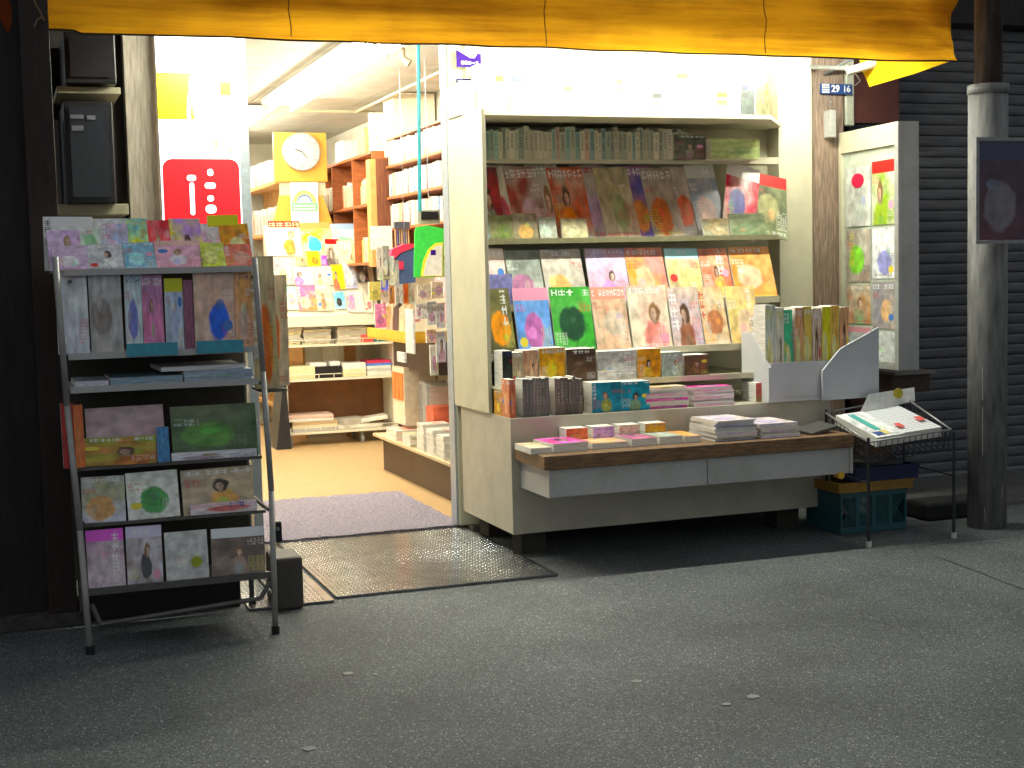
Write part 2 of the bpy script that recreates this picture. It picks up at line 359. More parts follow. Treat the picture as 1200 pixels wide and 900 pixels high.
bx(2.47, 2.60, 7.72, 7.86, .03, 2.86).build('door_jamb', CREAM, bld, bevel=.003)
bx(2.456, 2.468, 7.74, 7.84, .03, 2.86).build('door_track', mat('blue_grey_aluminium', (.42,.46,.52), .4, .3, nscale=30), bld)
bx(2.525, 2.64, 7.66, 7.84, .0, .028).build('door_sill', mat('stone_sill', (.17,.155,.12), .7, nscale=30, var=.3, bump=.3, dirt=.4), bld, bevel=.003)
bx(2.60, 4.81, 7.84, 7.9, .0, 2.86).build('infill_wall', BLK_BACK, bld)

# neighbour on the left: dark boarded front with a post
nb = thing('neighbour_building', 'unlit neighbouring house front of dark boards beside the rack', 'building', (-1, 6.4, 0))
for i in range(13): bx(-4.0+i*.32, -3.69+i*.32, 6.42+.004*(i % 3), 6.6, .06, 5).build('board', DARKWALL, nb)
bx(.148, .268, 6.36, 6.6, .06, 5).build('post', mat('dark_red_brown_post', (.022,.011,.008), .6, nscale=10, var=.3, stretch=(9,9,1)), nb, bevel=.004)
bx(-4, .3, 6.34, 6.7, 0, .06).build('plinth', mat('mossy_stone', (.05,.05,.042), .9, nscale=20, var=.5, bump=.6), nb, bevel=.006)

# shutter of the next shop
sh = thing('roller_shutter', 'closed grey slatted shutter of the shop behind the sign pole', 'shutter', (6.2, 8.02, .05))
SLAT = mat('shutter_slat', (.11,.11,.12), .6, .1, nscale=4, var=.25, stretch=(1,1,5), dirt=.75, dirtcol=(.04,.037,.035), coords='World')
P = .0715; sm = MB(); prof = [(0, 0), (-.005, .004), (-.010, .020), (-.011, .050), (-.006, .064), (0, .068), (.012, .068), (.012, 0)]
sm.prism([(8.02+a, .05+b) for a, b in prof], 'X', 5.21, 9.0)
s0 = sm.build('slat', SLAT, sh, loc=(6.2, 8.02, .05))
for k in range(1, 42):
    c = s0.copy(); COL.objects.link(c); c.location = s0.location+Vector((0, random.uniform(-.0015, .0015), k*P))
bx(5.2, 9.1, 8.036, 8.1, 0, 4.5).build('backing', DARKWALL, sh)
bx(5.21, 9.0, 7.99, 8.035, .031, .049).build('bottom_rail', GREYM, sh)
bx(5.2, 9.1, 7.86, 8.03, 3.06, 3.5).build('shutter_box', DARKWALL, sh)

# steel plates and mat in front of the door
STEEL = mat('worn_steel_plate', (.22,.235,.24), .20, .9, nscale=7, var=.35, dirt=.5, dirtcol=(.02,.022,.024))
def plate(x0, x1, y0, y1, label):
    t = thing('checker_plate', label, 'steel plate', ((x0+x1)/2, (y0+y1)/2, 0), 'steel plates in front of the doorway')
    bx(x0, x1, y0, y1, .001, .014).build('sheet', STEEL, t, bevel=.002)
    lz = MB(); p = .023; ny = int((y1-y0)/p)-1; nx = int((x1-x0)/p)-1
    for i in range(nx):
        for j in range(ny):
            cx, cy = x0+p*(i+1), y0+p*(j+1); a = R(45) if (i+j) % 2 else R(-45)
            ux, uy = math.cos(a)*.0104, math.sin(a)*.0104; vx, vy = -math.sin(a)*.0026, math.cos(a)*.0026
            z0, z1 = .0141, .0153
            A, B, Cc, D = (cx-ux, cy-uy, z0), (cx+vx, cy+vy, z0), (cx+ux, cy+uy, z0), (cx-vx, cy-vy, z0); T, T2 = (cx-ux*.5, cy-uy*.5, z1), (cx+ux*.5, cy+uy*.5, z1)
            lz.face([A, D, T]); lz.face([D, T2, T]); lz.face([D, Cc, T2]); lz.face([Cc, B, T2]); lz.face([B, T, T2]); lz.face([B, A, T])
    lz.build('tread_pattern', STEEL, t, kind='stuff')
plate(1.412, 2.52, 6.33, 7.775, 'large steel checker plate lying before the open doorway')
plate(1.0, 1.388, 6.27, 7.775, 'steel checker plate half hidden behind the magazine rack')
def mat_rug():
    m, N, L, b = nt('lilac_loop_mat'); b.inputs['Roughness'].default_value = .95; b.inputs['Specular IOR Level'].default_value = .1
    tc = N.new('ShaderNodeTexCoord'); n = N.new('ShaderNodeTexNoise'); n.inputs['Scale'].default_value = 130; n.inputs['Detail'].default_value = 5; L.new(tc.outputs['Object'], n.inputs['Vector'])
    rp = N.new('ShaderNodeValToRGB'); e = rp.color_ramp.elements; e[0].position = .38; e[0].color = (.17, .15, .19, 1); e[1].position = .62; e[1].color = (.36, .325, .385, 1)
    L.new(n.outputs['Fac'], rp.inputs[0]); L.new(rp.outputs[0], b.inputs['Base Color'])
    bp = N.new('ShaderNodeBump'); bp.inputs['Strength'].default_value = 1; bp.inputs['Distance'].default_value = .008; L.new(n.outputs['Fac'], bp.inputs['Height']); L.new(bp.outputs[0], b.inputs['Normal']); return m
g = MB(); n = 60; Z = {}
for i in range(n+1):
    for j in range(n+1): g.v.append((1.15+1.36*i/n+.004*math.sin(j*.7), 7.78+1.44*j/n, .024+random.uniform(-.003, .004)))
for i in range(n):
    for j in range(n):
        a = i*(n+1)+j; g.f.append((a, a+n+1, a+n+2, a+1)); g.m.append(0); g.uv.append([(0,0)]*4)
g.box(1.152, 2.508, 7.782, 9.218, .0125, .020)
g.build('door_mat', mat_rug(), label='lilac grey speckled door mat lying on the tan floor in the doorway', cat='door mat')
GUM = mat('old_gum', (.26,.27,.25), .8, nscale=80, var=.1)
for (x, y, r_), d in zip(((408,790,.022),(362,878,.022),(746,799,.020),(851,826,.017),(882,817,.024),(440,791,.012)),
                    ('pale gum stain on the asphalt below the steel plates','pale gum stain at the very bottom of the road','oval gum stain in the middle of the road','brightest small gum stain on the road toward the basket table','faint elongated gum stain beside the brightest one','tiny gum stain beside the pale one below the plates')):
    p = at(x, y, Z=0); q = MB(); pts = [(p.x+r_*random.uniform(.8, 1.2)*math.cos(t*.628), p.y+r_*random.uniform(.75, 1.1)*math.sin(t*.628)) for t in range(10)]
    q.prism(pts, 'Z', .0005, .0035).build('gum_stain', GUM, label=d, cat='gum stain', loc=(p.x, p.y, 0))

# ------------------------------------------------------------------ awning
def awning_mat(name, col, tr=.5, streak=1., face=None):
    m, N, L, b = nt(name); N.remove(b); out = [x for x in N if x.type == 'OUTPUT_MATERIAL'][0]
    tc = N.new('ShaderNodeTexCoord'); mp = N.new('ShaderNodeMapping'); mp.inputs['Scale'].default_value = (.45, 3, 8); L.new(tc.outputs['Object'], mp.inputs[0])
    n = N.new('ShaderNodeTexNoise'); n.inputs['Scale'].default_value = 2; n.inputs['Detail'].default_value = 7; n.inputs['Roughness'].default_value = .65; L.new(mp.outputs[0], n.inputs['Vector'])
    rp = N.new('ShaderNodeValToRGB'); e = rp.color_ramp.elements; e[0].position = .30; e[0].color = (col[0]*(1-.62*streak), col[1]*(1-.72*streak), col[2]*(1-.5*streak), 1); e[1].position = .62; e[1].color = (*col, 1)
    st = N.new('ShaderNodeTexNoise'); st.inputs['Scale'].default_value = 2.3; st.inputs['Detail'].default_value = 6; L.new(tc.outputs['Object'], st.inputs['Vector'])
    ms = N.new('ShaderNodeMath'); ms.operation = 'MULTIPLY_ADD'; ms.inputs[1].default_value = .45; L.new(st.outputs['Fac'], ms.inputs[0]); m2_ = N.new('ShaderNodeMath'); m2_.operation = 'MULTIPLY_ADD'; m2_.inputs[1].default_value = .9; m2_.inputs[2].default_value = -.16; L.new(n.outputs['Fac'], m2_.inputs[0]); L.new(m2_.outputs[0], ms.inputs[2])
    L.new(ms.outputs[0], rp.inputs[0])
    wv = N.new('ShaderNodeTexNoise'); wv.inputs['Scale'].default_value = 500; L.new(tc.outputs['Object'], wv.inputs['Vector'])
    bp = N.new('ShaderNodeBump'); bp.inputs['Strength'].default_value = .3; bp.inputs['Distance'].default_value = .002; L.new(wv.outputs['Fac'], bp.inputs['Height'])
    d = N.new('ShaderNodeBsdfDiffuse'); t = N.new('ShaderNodeBsdfTranslucent'); mx = N.new('ShaderNodeMixShader'); mx.inputs[0].default_value = tr
    fm = N.new('ShaderNodeMixRGB'); fm.blend_type = 'MULTIPLY'; fm.inputs[0].default_value = 1; L.new(rp.outputs[0], fm.inputs[1]); fm.inputs[2].default_value = (*(face or (1, 1, 1)), 1); L.new(fm.outputs[0], d.inputs[0]); L.new(rp.outputs[0], t.inputs[0]); L.new(bp.outputs[0], d.inputs['Normal'])
    L.new(d.outputs[0], mx.inputs[1]); L.new(t.outputs[0], mx.inputs[2]); L.new(mx.outputs[0], out.inputs['Surface']); return m
AWY = awning_mat('yellow_awning_canvas', (.88,.44,.015), .5, 1., (.46, .34, 1.1)); AWO = awning_mat('orange_awning_canvas', (.75,.13,.01), .4)
AWF = awning_mat('yellow_side_canvas', (.95,.62,.02), .5, .4)
DKEDGE = mat('dark_hem', (.05,.02,.005), .8)
aw = thing('shop_awning', 'long yellow canvas awning with orange stripe over the shop front', 'awning', (2.5, 6.4, 2.55))
AX0, AX1 = .19, 4.905
def vy(x, z):   # folds of the valance
    f = (2.92-z)/.36; end = max(0, 1-(AX1-x)/.8)
    return 6.38+f*(.010*math.sin(x*3.1)+.006*math.sin(x*11.3+1))+.012*math.sin(z*30+x*1.1+.8*math.sin(x*1.9))+.004*math.sin(z*57-x*1.6)+.018*math.exp(-((x-.9)/.7)**2)*math.sin((z-.12*x)*38)+end*.05*math.sin((z*12+x*9))
def vz0(x): return 2.562+.003*math.sin(x*3.3)+.0015*math.sin(x*13)+(.012 if x < .4 else 0)
seams = [AX0, at(338, 20, Y=6.4).x, at(637, 30, Y=6.4).x, at(893, 40, Y=6.4).x, AX1]
hem = MB()
for k in range(4):
    xa, xb = seams[k], seams[k+1]; g = MB(); nx = max(8, int((xb-xa)/.03)); nz = 14
    for i in range(nx+1):
        x = xa+(xb-xa)*i/nx; z0 = vz0(x)
        for j in range(nz+1):
            z = z0+(2.90-z0)*j/nz; g.v.append((x, vy(x, z), z))
    for i in range(nx):
        for j in range(nz):
            a = i*(nz+1)+j; g.f.append((a, a+nz+1, a+nz+2, a+1)); g.m.append(0); g.uv.append([(0,0)]*4)
    g.build('valance_panel', AWY, aw, smooth=True)
    hp = [(x, vy(x, vz0(x)), vz0(x)-.003) for x in [xa+(xb-xa)*i/nx for i in range(nx+1)]]; hem.path(hp, .0045, 5)
hem.build('hem', DKEDGE, aw)
for x in seams[1:4]:
    MB().path([(x, vy(x, 2.57+.33*k/8)-.004, 2.57+.33*k/8) for k in range(9)], .0028, 5).build('seam_cord', mat('brown_seam', (.12,.05,.01), .8), aw)
for k in range(9):   # sloping roof cloth in stripes
    xa = AX0+(AX1-AX0)*k/9; xb = AX0+(AX1-AX0)*(k+1)/9
    MB().face([(xa, 6.375, 2.902), (xb, 6.375, 2.902), (xb, 7.8, 3.55), (xa, 7.8, 3.55)]).build('roof_stripe', AWO if k in (6,) else AWY, aw, solid=.003)
MB().tube((AX0-.02, 6.39, 2.905), (AX1+.02, 6.39, 2.905), .014, 8).build('front_bar', GREYM, aw)
g = MB(); pts = [(6.42, 2.57), (6.75, 2.545), (7.17, 2.53), (7.24, 2.63), (7.6, 3.4), (6.42, 2.93)]
g.face([(4.9, a, b) for a, b in pts]); g.build('side_flap', AWF, aw, solid=.003)
MB().tube((4.93, 7.80, 2.66), (4.93, 6.42, 2.895), .012).build('folding_arm', GREYM, aw); MB().tube((.24, 7.80, 2.66), (.24, 6.42, 2.89), .012).build('folding_arm', GREYM, aw)
rp_ = MB(); p0 = at(40, 5, Y=6.33); rp_.path([at(x, y, Y=6.34) for x, y in ((38, -6), (41, 4), (46, 12), (49, 18), (52, 24), (49, 20), (43, 24), (40, 32))], .004, 5).build('loose_rope', mat('dirty_rope', (.2,.12,.07), .9), aw)
# orange cloth hanging at the far left edge
g = MB(); pts = [at(x, y, Y=6.25) for x, y in ((-10, -10), (8, -6), (13, 8), (14, 26), (10, 40), (4, 30), (-2, 20), (-10, 22))]
g.face(pts[::-1]); g.build('cloth_banner', awning_mat('rust_cloth', (.25,.055,.015), .3), solid=.008, label='rust coloured cloth scrap hanging at the far end of the awning', cat='cloth', loc=(0, 6.25, 2.6))

# fluorescent tubes under the awning and in the room
TUBE = emis('awning_tube_glow', (.97, 1, .84), AWNING_LAMP); RTUBE = emis('room_tube_glow', (1, .93, .76), ROOM_LAMP)
FIX = mat('white_fixture', (.75,.74,.70), .4)
def lamp(name, x0, x1, y0, y1, z, tm, label, group, two=False):
    t = thing(name, label, 'lamp', ((x0+x1)/2, (y0+y1)/2, z), group); d = Vector((x1-x0, y1-y0, 0)).normalized(); s = Vector((-d.y, d.x, 0))
    offs = (-.085, .085) if two else (0,)
    for o_ in offs: MB().tube(Vector((x0, y0, z))+s*o_+d*.03, Vector((x1, y1, z))+s*o_-d*.03, .016, 10).build('tube', tm, t, smooth=True)
    w = .16 if two else .03; a = Vector((x0, y0, z)); c = Vector((x1, y1, z)); g = MB(); zz = Vector((0, 0, 1))  # twin housing widened into an added white reflector for a thicker glow
    q = [a-s*w, a+s*w, c+s*w, c-s*w]; lo, hi = .03, .075
    g.face([p+zz*lo for p in q]); g.face([p+zz*hi for p in q][::-1])
    for i in range(4): g.face([q[i]+zz*lo, q[(i+1) % 4]+zz*lo, q[(i+1) % 4]+zz*hi, q[i]+zz*hi][::-1])
    if not two: g.box(x0, x1, y0-.064, y0-.060, z-.017, z+.0745); g.box(x0, x1, y0-.0595, y0-.0305, z+.0705, z+.0745)  # front skirt added out of view so the upper valance stays in shadow
    g.build('housing', FIX, t)
    g = MB()
    for e in (a, c):
        for o_ in offs: g.box(e.x+s.x*o_-.012, e.x+s.x*o_+.012, e.y+s.y*o_-.012, e.y+s.y*o_+.012, z-.02, z+.04)
    g.build('socket', FIX, t)
for k, (x0, x1) in enumerate(((.95, 2.15), (2.55, 3.75), (3.85, 4.75))):
    lamp('fluorescent_lamp', x0, x1, 7.05, 7.05, 2.74, TUBE, ('bare fluorescent tube hidden behind the awning over the doorway', 'bare fluorescent tube hidden behind the awning over the magazine shelves', 'shorter fluorescent tube under the awning near the brown post')[k], 'tubes hung under the awning')
    if k < 3:
        g = MB(); g.tube(((x0+x1)/2, 7.12, 2.81), ((x0+x1)/2, 7.12, 3.23), .008)
lamp('ceiling_lamp', 2.27, 2.27, 8.25, 11.6, 2.87, RTUBE, 'twin fluorescent ceiling lamp with thin dark spine just inside the door', 'ceiling lamps of the shop', True)
lamp('ceiling_lamp', 2.10, 2.10, 11.95, 14.3, 2.86, RTUBE, 'twin fluorescent ceiling lamp further back, above the clock', 'ceiling lamps of the shop', True)
lamp('ceiling_lamp', 1.1, 1.1, 8.9, 11.4, 2.86, RTUBE, 'twin fluorescent ceiling lamp over the hidden side of the room', 'ceiling lamps of the shop', True)
for p in ((447, 62), (472, 73)):
    q = at(*p, Z=2.86)
    g = MB(); g.tube((q.x, q.y, 2.95), (q.x, q.y, 2.88), .018, 10); g.tube((q.x, q.y, 2.885), (q.x+.04, q.y-.02, 2.85), .02, 12, r2=.026)
    g.build('ceiling_hook', mat('tan_fitting', (.30,.24,.15), .5), label='small brown ceiling fitting, '+('the one with pale globe side' if p[0] < 460 else 'closer to the blue pole'), cat='fitting')

# ------------------------------------------------------------------ generic goods
mag_rnd = random.Random(3)
def magazine(x0, x1, ytop, ybot, Y, cov, label, group=None, zb=None, lean=.25, thick=.012, twist=0., tilt=0., name='magazine', cat='magazine', curl=.0):
    a = at(x0, ybot, Y=Y); b_ = at(x1, ybot, Y=Y); z = zb if zb is not None else a.z
    xm = (a.x+b_.x)/2; w = b_.x-a.x
    zt = at((x0+x1)/2, ytop, Y=Y).z; h = max(.03, zt-z)
    for _ in range(3):
        zt = at((x0+x1)/2, ytop, Y=Y+lean*h).z; h = max(.03, zt-z)
    L_ = h*math.sqrt(1+lean*lean); g = MB(); n = 5
    for side, yy in ((0, 0), (1, thick)):
        for j in range(n+1):
            v = j/n; c = curl*math.sin(v*2.2)*v
            for u in (-.5, .5): g.v.append((u*w, yy-c+(.0 if side == 0 else 0), v*L_))
    for j in range(n):
        f0 = 2*j; g.f.append((f0, f0+1, f0+3, f0+2)); g.m.append(0); g.uv.append([(0, j/n), (1, j/n), (1, (j+1)/n), (0, (j+1)/n)])
        k = 2*(n+1)+2*j; g.f.append((k+1, k, k+2, k+3)); g.m.append(1); g.uv.append([(0,0)]*4)
        g.f.append((k, f0, f0+2, k+2)); g.m.append(1); g.uv.append([(0,0)]*4); g.f.append((f0+1, k+1, k+3, f0+3)); g.m.append(1); g.uv.append([(0,0)]*4)
    k = 2*(n+1); g.f.append((k, k+1, 1, 0)); g.m.append(1); g.uv.append([(0,0)]*4)
    g.f.append((2*n, 2*n+1, k+2*n+1, k+2*n)); g.m.append(1); g.uv.append([(0,0)]*4)
    o = g.build(name, [cov, PAPER], label=label, cat=cat, group=group)
    if tilt == 0: tilt = mag_rnd.uniform(-.02, .02)
    M = Matrix.Translation((xm, Y, z)) @ Matrix.Rotation(twist, 4, 'Z') @ Matrix.Rotation(-math.atan(lean), 4, 'X') @ Matrix.Rotation(tilt, 4, 'Y')
    o.matrix_world = M; return o

def flat_item(x0, x1, ytop, ybot, Y, D, m, label, name='magazine', cat='magazine', zb=None, group=None, rz=0., mats=None, bev=0):
    """a block lying on a shelf: pixel rectangle of its front face on plane Y, D metres deep"""
    a = at(x0, ybot, Y=Y); c = at(x1, ytop, Y=Y); z = a.z if zb is None else zb
    g = bx(a.x-(a.x+c.x)/2, c.x-(a.x+c.x)/2, 0, D, 0, max(.008, c.z-z), front=0, m=1 if mats is None else 0)
    o = g.build(name, [m, PAPER] if mats is None else mats, label=label, cat=cat, group=group, bevel=bev)
    o.location = ((a.x+c.x)/2, Y, z); o.rotation_euler = (0, 0, rz); return o

def pile(cx, cy, z, w, d, t, n, covs, label, group, jit=.008, rz=0., name='magazine', cat='magazine'):
    me = None
    for k in range(n):
        cv = covs[k % len(covs)]
        g = bx(-w/2, w/2, -d/2, d/2, 0, t*.94, m=1); g.m[4] = 0; g.m[0] = 1
        g.m[0] = 2
        o = g.build(name, [cv, PAPER, cv if k % 3 == 0 else PAPER], label=('lowest ' if k == 0 else 'topmost ' if k == n-1 else 'inner ')+label, cat=cat, group=group)
        o.location = (cx+random.uniform(-jit, jit), cy+random.uniform(-jit, jit), z+k*t); o.rotation_euler = (0, 0, rz+random.uniform(-.04, .04))
    return z+n*t

CN = (('white', (.8,.8,.78)), ('cream', (.8,.74,.58)), ('tan', (.6,.45,.3)), ('orange', (.8,.45,.1)), ('yellow', (.8,.65,.2)), ('red', (.65,.25,.2)), ('plum', (.5,.2,.3)), ('blue', (.3,.45,.75)), ('green', (.3,.4,.3)), ('grey', (.28,.28,.29)), ('olive', (.55,.52,.36)), ('black', (.12,.12,.12)), ('violet', (.35,.3,.45)), ('pink', (.7,.5,.45)))
def cname(c): return min(CN, key=lambda q: sum((a-b)**2 for a, b in zip(q[1], c)))[0]
def books(p, along, length, hmin, hmax, depth, cols, label, group, tmin=.012, tmax=.03, facing=None, gap=.0008, name='book', cat='book', lean=0.):
    """a row of books standing spine out, starting at p and running along +X or +Y"""
    s = 0.; p = Vector(p); k = 0
    while True:
        t = random.uniform(tmin, tmax)
        if s+t > length: break
        h = random.uniform(hmin, hmax); c = cols[random.randrange(len(cols))]
        if along == 'X': g = bx(0, t, 0, depth, 0, h, m=1, front=0)
        else:
            g = MB().box(0, depth, 0, t, 0, h, m=1); g.m[3] = 0
        o = g.build(name, [spine(c, tuple(q*.55+.3 for q in c) if sum(c) < 1 else tuple(q*.35 for q in c)), PAPER], label=cname(c)+' '+label, cat=cat, group=group)
        o.location = p+(Vector((s, random.uniform(0, .008), 0)) if along == 'X' else Vector((random.uniform(0, .008), s, 0)))
        if lean:
            o.rotation_euler = (0, lean, 0) if along == 'X' else (-lean, 0, 0)
        s += t+gap; k += 1

# ------------------------------------------------------------------ main outdoor display: shelves on the wall
ds = thing('magazine_shelves', 'tall cream wall shelves full of magazines beside the doorway', 'shelf unit', (3.7, 7.8, .74))
bx(2.60, 4.812, 7.80, 7.838, .3, 2.86).build('back_panel', CREAM, ds)
X0 = 2.455
bx(X0, X0+.022, 7.12, 7.718, .737, 2.36).build('side_panel', CREAM, ds, bevel=.002)
bx(2.602, 2.612, 7.719, 7.799, .737, 2.36).build('side_return', CREAM, ds)
bx(4.575, 4.812, 7.66, 7.799, .737, 2.86).build('side_panel', CREAM, ds, bevel=.004)
g = MB(); g.prism([(X0+.0225, 7.20), (4.25, 7.20), (4.573, 7.62), (4.573, 7.798), (2.614, 7.798), (2.614, 7.717), (X0+.0225, 7.717)], 'Z', 2.335, 2.358)
g.build('shelf', CREAM, ds, bevel=.003)
def shelf(z, y0, lipz=.02, m=CREAM):
    x1 = min(4.573, at(912, 300, Y=y0).x); t = bx(X0+.024, x1, y0, 7.716, z-.015, z).build('shelf', m, ds); bx(X0+.024, x1, y0-.012, y0-.001, z-.018, z+lipz).build('lip', m, t); return t
shelf(2.125, 7.56, .022)
shelf(1.665, 7.385, .012, m=mat('shaded_olive_shelf', (.22,.2,.11), .6))  # darker copy of the cream shelf, with its shade put into the colour
shelf(1.295, 7.265, .02)
shelf(1.035, 7.135, .02)
shelf(.885, 6.975, .012)
# white boxed goods on top
tops = ((560, 598, 66, 'cream boxed set with yellow label', (.8,.74,.5)), (600, 640, 62, 'plain white boxed set with yellowish patch', WHITE), (642, 676, 70, 'white boxed set with faint yellow stamp', (.8,.8,.7)),
        (678, 716, 60, 'bright white paper box in the middle', WHITE), (718, 752, 66, 'white box with small grey mark', WHITE), (754, 790, 62, 'white box with tiny pink line', WHITE), (792, 828, 66, 'white box with blank front', WHITE),
        (830, 864, 70, 'last large white box before the grey packets', WHITE), (868, 884, 96, 'grey green packet with dark stripe', (.10,.115,.11)), (886, 902, 90, 'yellowish packet beside the grey one', (.25,.23,.12)))
tagc = [(.16,.15,.02), (.05,.06,.10), (.18,.17,.05), (.10,.10,.16), (.07,.07,.08), (.22,.10,.12), (.08,.09,.15), (.15,.16,.05), (.05,.05,.05), (.12,.1,.03)]
for k_, (x0, x1, yt, d, c) in enumerate(tops):
    bxo = flat_item(x0, x1, yt+10, 138, 7.52+.02*(x0 % 3), .19, cover(tuple(q*.62 for q in c), tuple(min(.9, q*.7) for q in c), tuple(q*.5 for q in c), (.2,.22,.3), text=False), d+' on the top shelf', 'paper_box', 'box', zb=2.359, bev=.002)
    wb_ = bxo.dimensions.x if False else (at(x1, 100, Y=7.52).x-at(x0, 100, Y=7.52).x); tw = wb_*random.uniform(.22, .4); tx = random.uniform(-.3, .3)*wb_; tz = random.uniform(.08, .22)
    for q_ in range(2): MB().box(tx-tw/2, tx+tw/2, -.0030, -.0006, tz+q_*.045, tz+q_*.045+.03).build('label', mat('label_tint_%d' % ((k_+q_*3) % 10), tagc[(k_+q_*3) % 10], .6), None).parent = bxo
flat_item(540, 556, 96, 140, 7.42, .25, cover((.30,.33,.6), (.6,.6,.8), (.75,.75,.85), text=False), 'slim lilac blue box at the doorway end of the top shelf', 'paper_box', 'box', zb=2.359)
# row under the top shelf
books((2.50, 7.50, 2.126), 'X', 1.42, .15, .185, .2, [(.62,.56,.38), (.5,.5,.36), (.66,.6,.45), (.35,.4,.3), (.6,.42,.3), (.3,.45,.38)], 'paperback standing in the narrow row under the top shelf', 'paperbacks under the top shelf', .02, .034)
flat_item(833, 890, 163, 187, 7.45, .22, cover((.62,.75,.28), (.6,.72,.3), (.55,.7,.3), text=False), 'lime green box lying under the top shelf', 'paper_box', 'box', zb=2.126)
flat_item(790, 826, 158, 187, 7.5, .2, cover((.08,.09,.06), (.14,.14,.1), (.3,.3,.2)), 'dark green book lying beside the lime box', 'book', 'book', zb=2.126)

def row(items, Y, zb, ybot, lean, place, group, **k):
    for it in items:
        x0, x1, yt, d, c = it[:5]; kw = dict(k); kw.update(it[5] if len(it) > 5 else {})
        Yo = kw.pop('dy', 0)
        magazine(x0, x1, yt, ybot, Y+Yo, c, d+' '+place, group, zb=zb, lean=lean, **kw)
soft = dict(crisp=.7)
C = lambda *a, **k: cover(*a, **{**soft, **k})
F = [(552, 590, 196, 'dark red and black magazine', C((.35,.05,.06), (.10,.09,.08), (.38,.42,.36))),
     (580, 614, 193, 'white magazine with crimson title', C((.55,.5,.45), (.4,.36,.33), (.45,.12,.15), (.6,.1,.12))),
     (606, 642, 195, 'brown red magazine with mauve centre', C((.28,.07,.06), (.42,.36,.33), (.5,.35,.38))),
     (632, 666, 192, 'grey white magazine with pink edge', C((.5,.46,.42), (.38,.4,.36), (.52,.3,.3))),
     (656, 694, 196, 'magazine with an orange coated figure', C((.5,.14,.08), (.42,.38,.34), (.75,.25,.07))),
     (684, 722, 193, 'grey magazine with violet centre', C((.4,.36,.33), (.3,.28,.3), (.38,.28,.38))),
     (712, 748, 196, 'beige magazine with olive edge', C((.4,.36,.24), (.48,.43,.36), (.3,.33,.2))),
     (738, 776, 194, 'navy and purple magazine', C((.10,.09,.28), (.42,.22,.3), (.55,.25,.12))),
     (768, 800, 197, 'taupe magazine with rust picture', C((.33,.27,.22), (.42,.38,.35), (.45,.16,.08))),
     (792, 828, 195, 'grey street magazine with red spot', C((.35,.33,.32), (.45,.4,.36), (.5,.14,.09))),
     (820, 850, 193, 'grey blue magazine with white masthead', C((.24,.27,.33), (.4,.38,.38), (.48,.36,.34), band=(.6,.58,.55)))]
for i, it in enumerate(F):
    magazine(it[0], it[1]+4, it[2], 262, 7.45+.006*(i % 2), it[4], it[3]+' in the upper row', 'upper row of leaning magazines', zb=1.667, lean=.42, twist=0, tilt=random.uniform(-.04, .02))
magazine(846, 884, 190, 262, 7.425, C((.55,.05,.08), (.7,.6,.6), (.16,.16,.35), band=(.75,.7,.68)), 'tilted magazine with red and white top in the upper row', 'upper row of leaning magazines', zb=1.667, lean=.42, tilt=.30)
magazine(884, 922, 204, 262, 7.43, C((.06,.07,.05), (.22,.24,.15), (.33,.32,.2), band=(.4,.06,.06)), 'dark green magazine with red title, last of the upper row', 'upper row of leaning magazines', zb=1.667, lean=.42, tilt=.22)
F2 = [(553, 576, 246, 'small teal and grey picture book', C((.2,.38,.42), (.35,.35,.3), (.3,.3,.25), text=False)), (574, 604, 252, 'small olive green picture book', C((.16,.2,.06), (.22,.18,.1), (.14,.2,.04), text=False)),
      (604, 632, 250, 'golden dog picture book', C((.25,.19,.1), (.3,.28,.2), (.62,.36,.1), text=False)), (634, 654, 254, 'mint green small book', C((.42,.46,.36), (.35,.36,.28), (.5,.6,.5), text=False)),
      (660, 690, 256, 'yellowish small book', C((.5,.44,.24), (.4,.35,.22), (.55,.5,.3), text=False)), (826, 856, 256, 'tan small book', C((.38,.29,.14), (.3,.3,.2), (.45,.35,.2), text=False)), (858, 900, 250, 'moss green small book', C((.15,.2,.1), (.28,.3,.17), (.2,.26,.14), text=False))]
for x0, x1, yt, d, c in F2: magazine(x0, x1, yt, 283, 7.395, c, d+' at the foot of the upper row', None, zb=1.667, lean=.3, name='book', cat='book')
E_ = [(564, 598, 291, 'white pink magazine with lavender blue foot', C((.62,.52,.48), (.6,.5,.55), (.62,.58,.3), band=(.66,.58,.56))),
      (601, 641, 293, 'grey magazine with dark green and plum picture', C((.36,.38,.34), (.2,.22,.2), (.36,.18,.28))),
      (643, 690, 292, 'magazine with apricot face on grey', C((.5,.46,.40), (.42,.4,.38), (.75,.42,.22))),
      (694, 740, 291, 'lilac magazine with pink bottom', C((.52,.47,.62), (.6,.36,.42), (.5,.3,.55))),
      (742, 786, 290, 'coral magazine with hot pink corner', C((.75,.3,.28), (.8,.36,.14), (.85,.5,.35))),
      (788, 827, 291, 'magazine with sky blue top and olive middle', C((.62,.45,.36), (.5,.5,.22), (.6,.56,.3), band=(.45,.72,.75))),
      (829, 862, 291, 'salmon magazine with crimson strip', C((.75,.42,.30), (.75,.16,.12), (.8,.4,.2))),
      (864, 912, 289, 'large apricot magazine', C((.82,.40,.22), (.78,.30,.14), (.85,.52,.38)))]
row(E_, 7.30, 1.299, 343, .38, 'in the middle row', 'middle row of magazines')
flat_item(566, 600, 321, 338, 7.275, .01, C((.34,.34,.8), (.42,.42,.85), (.35,.35,.8), text=False), 'lavender blue price card in front of the white pink magazine', 'price_card', 'card', zb=1.30)
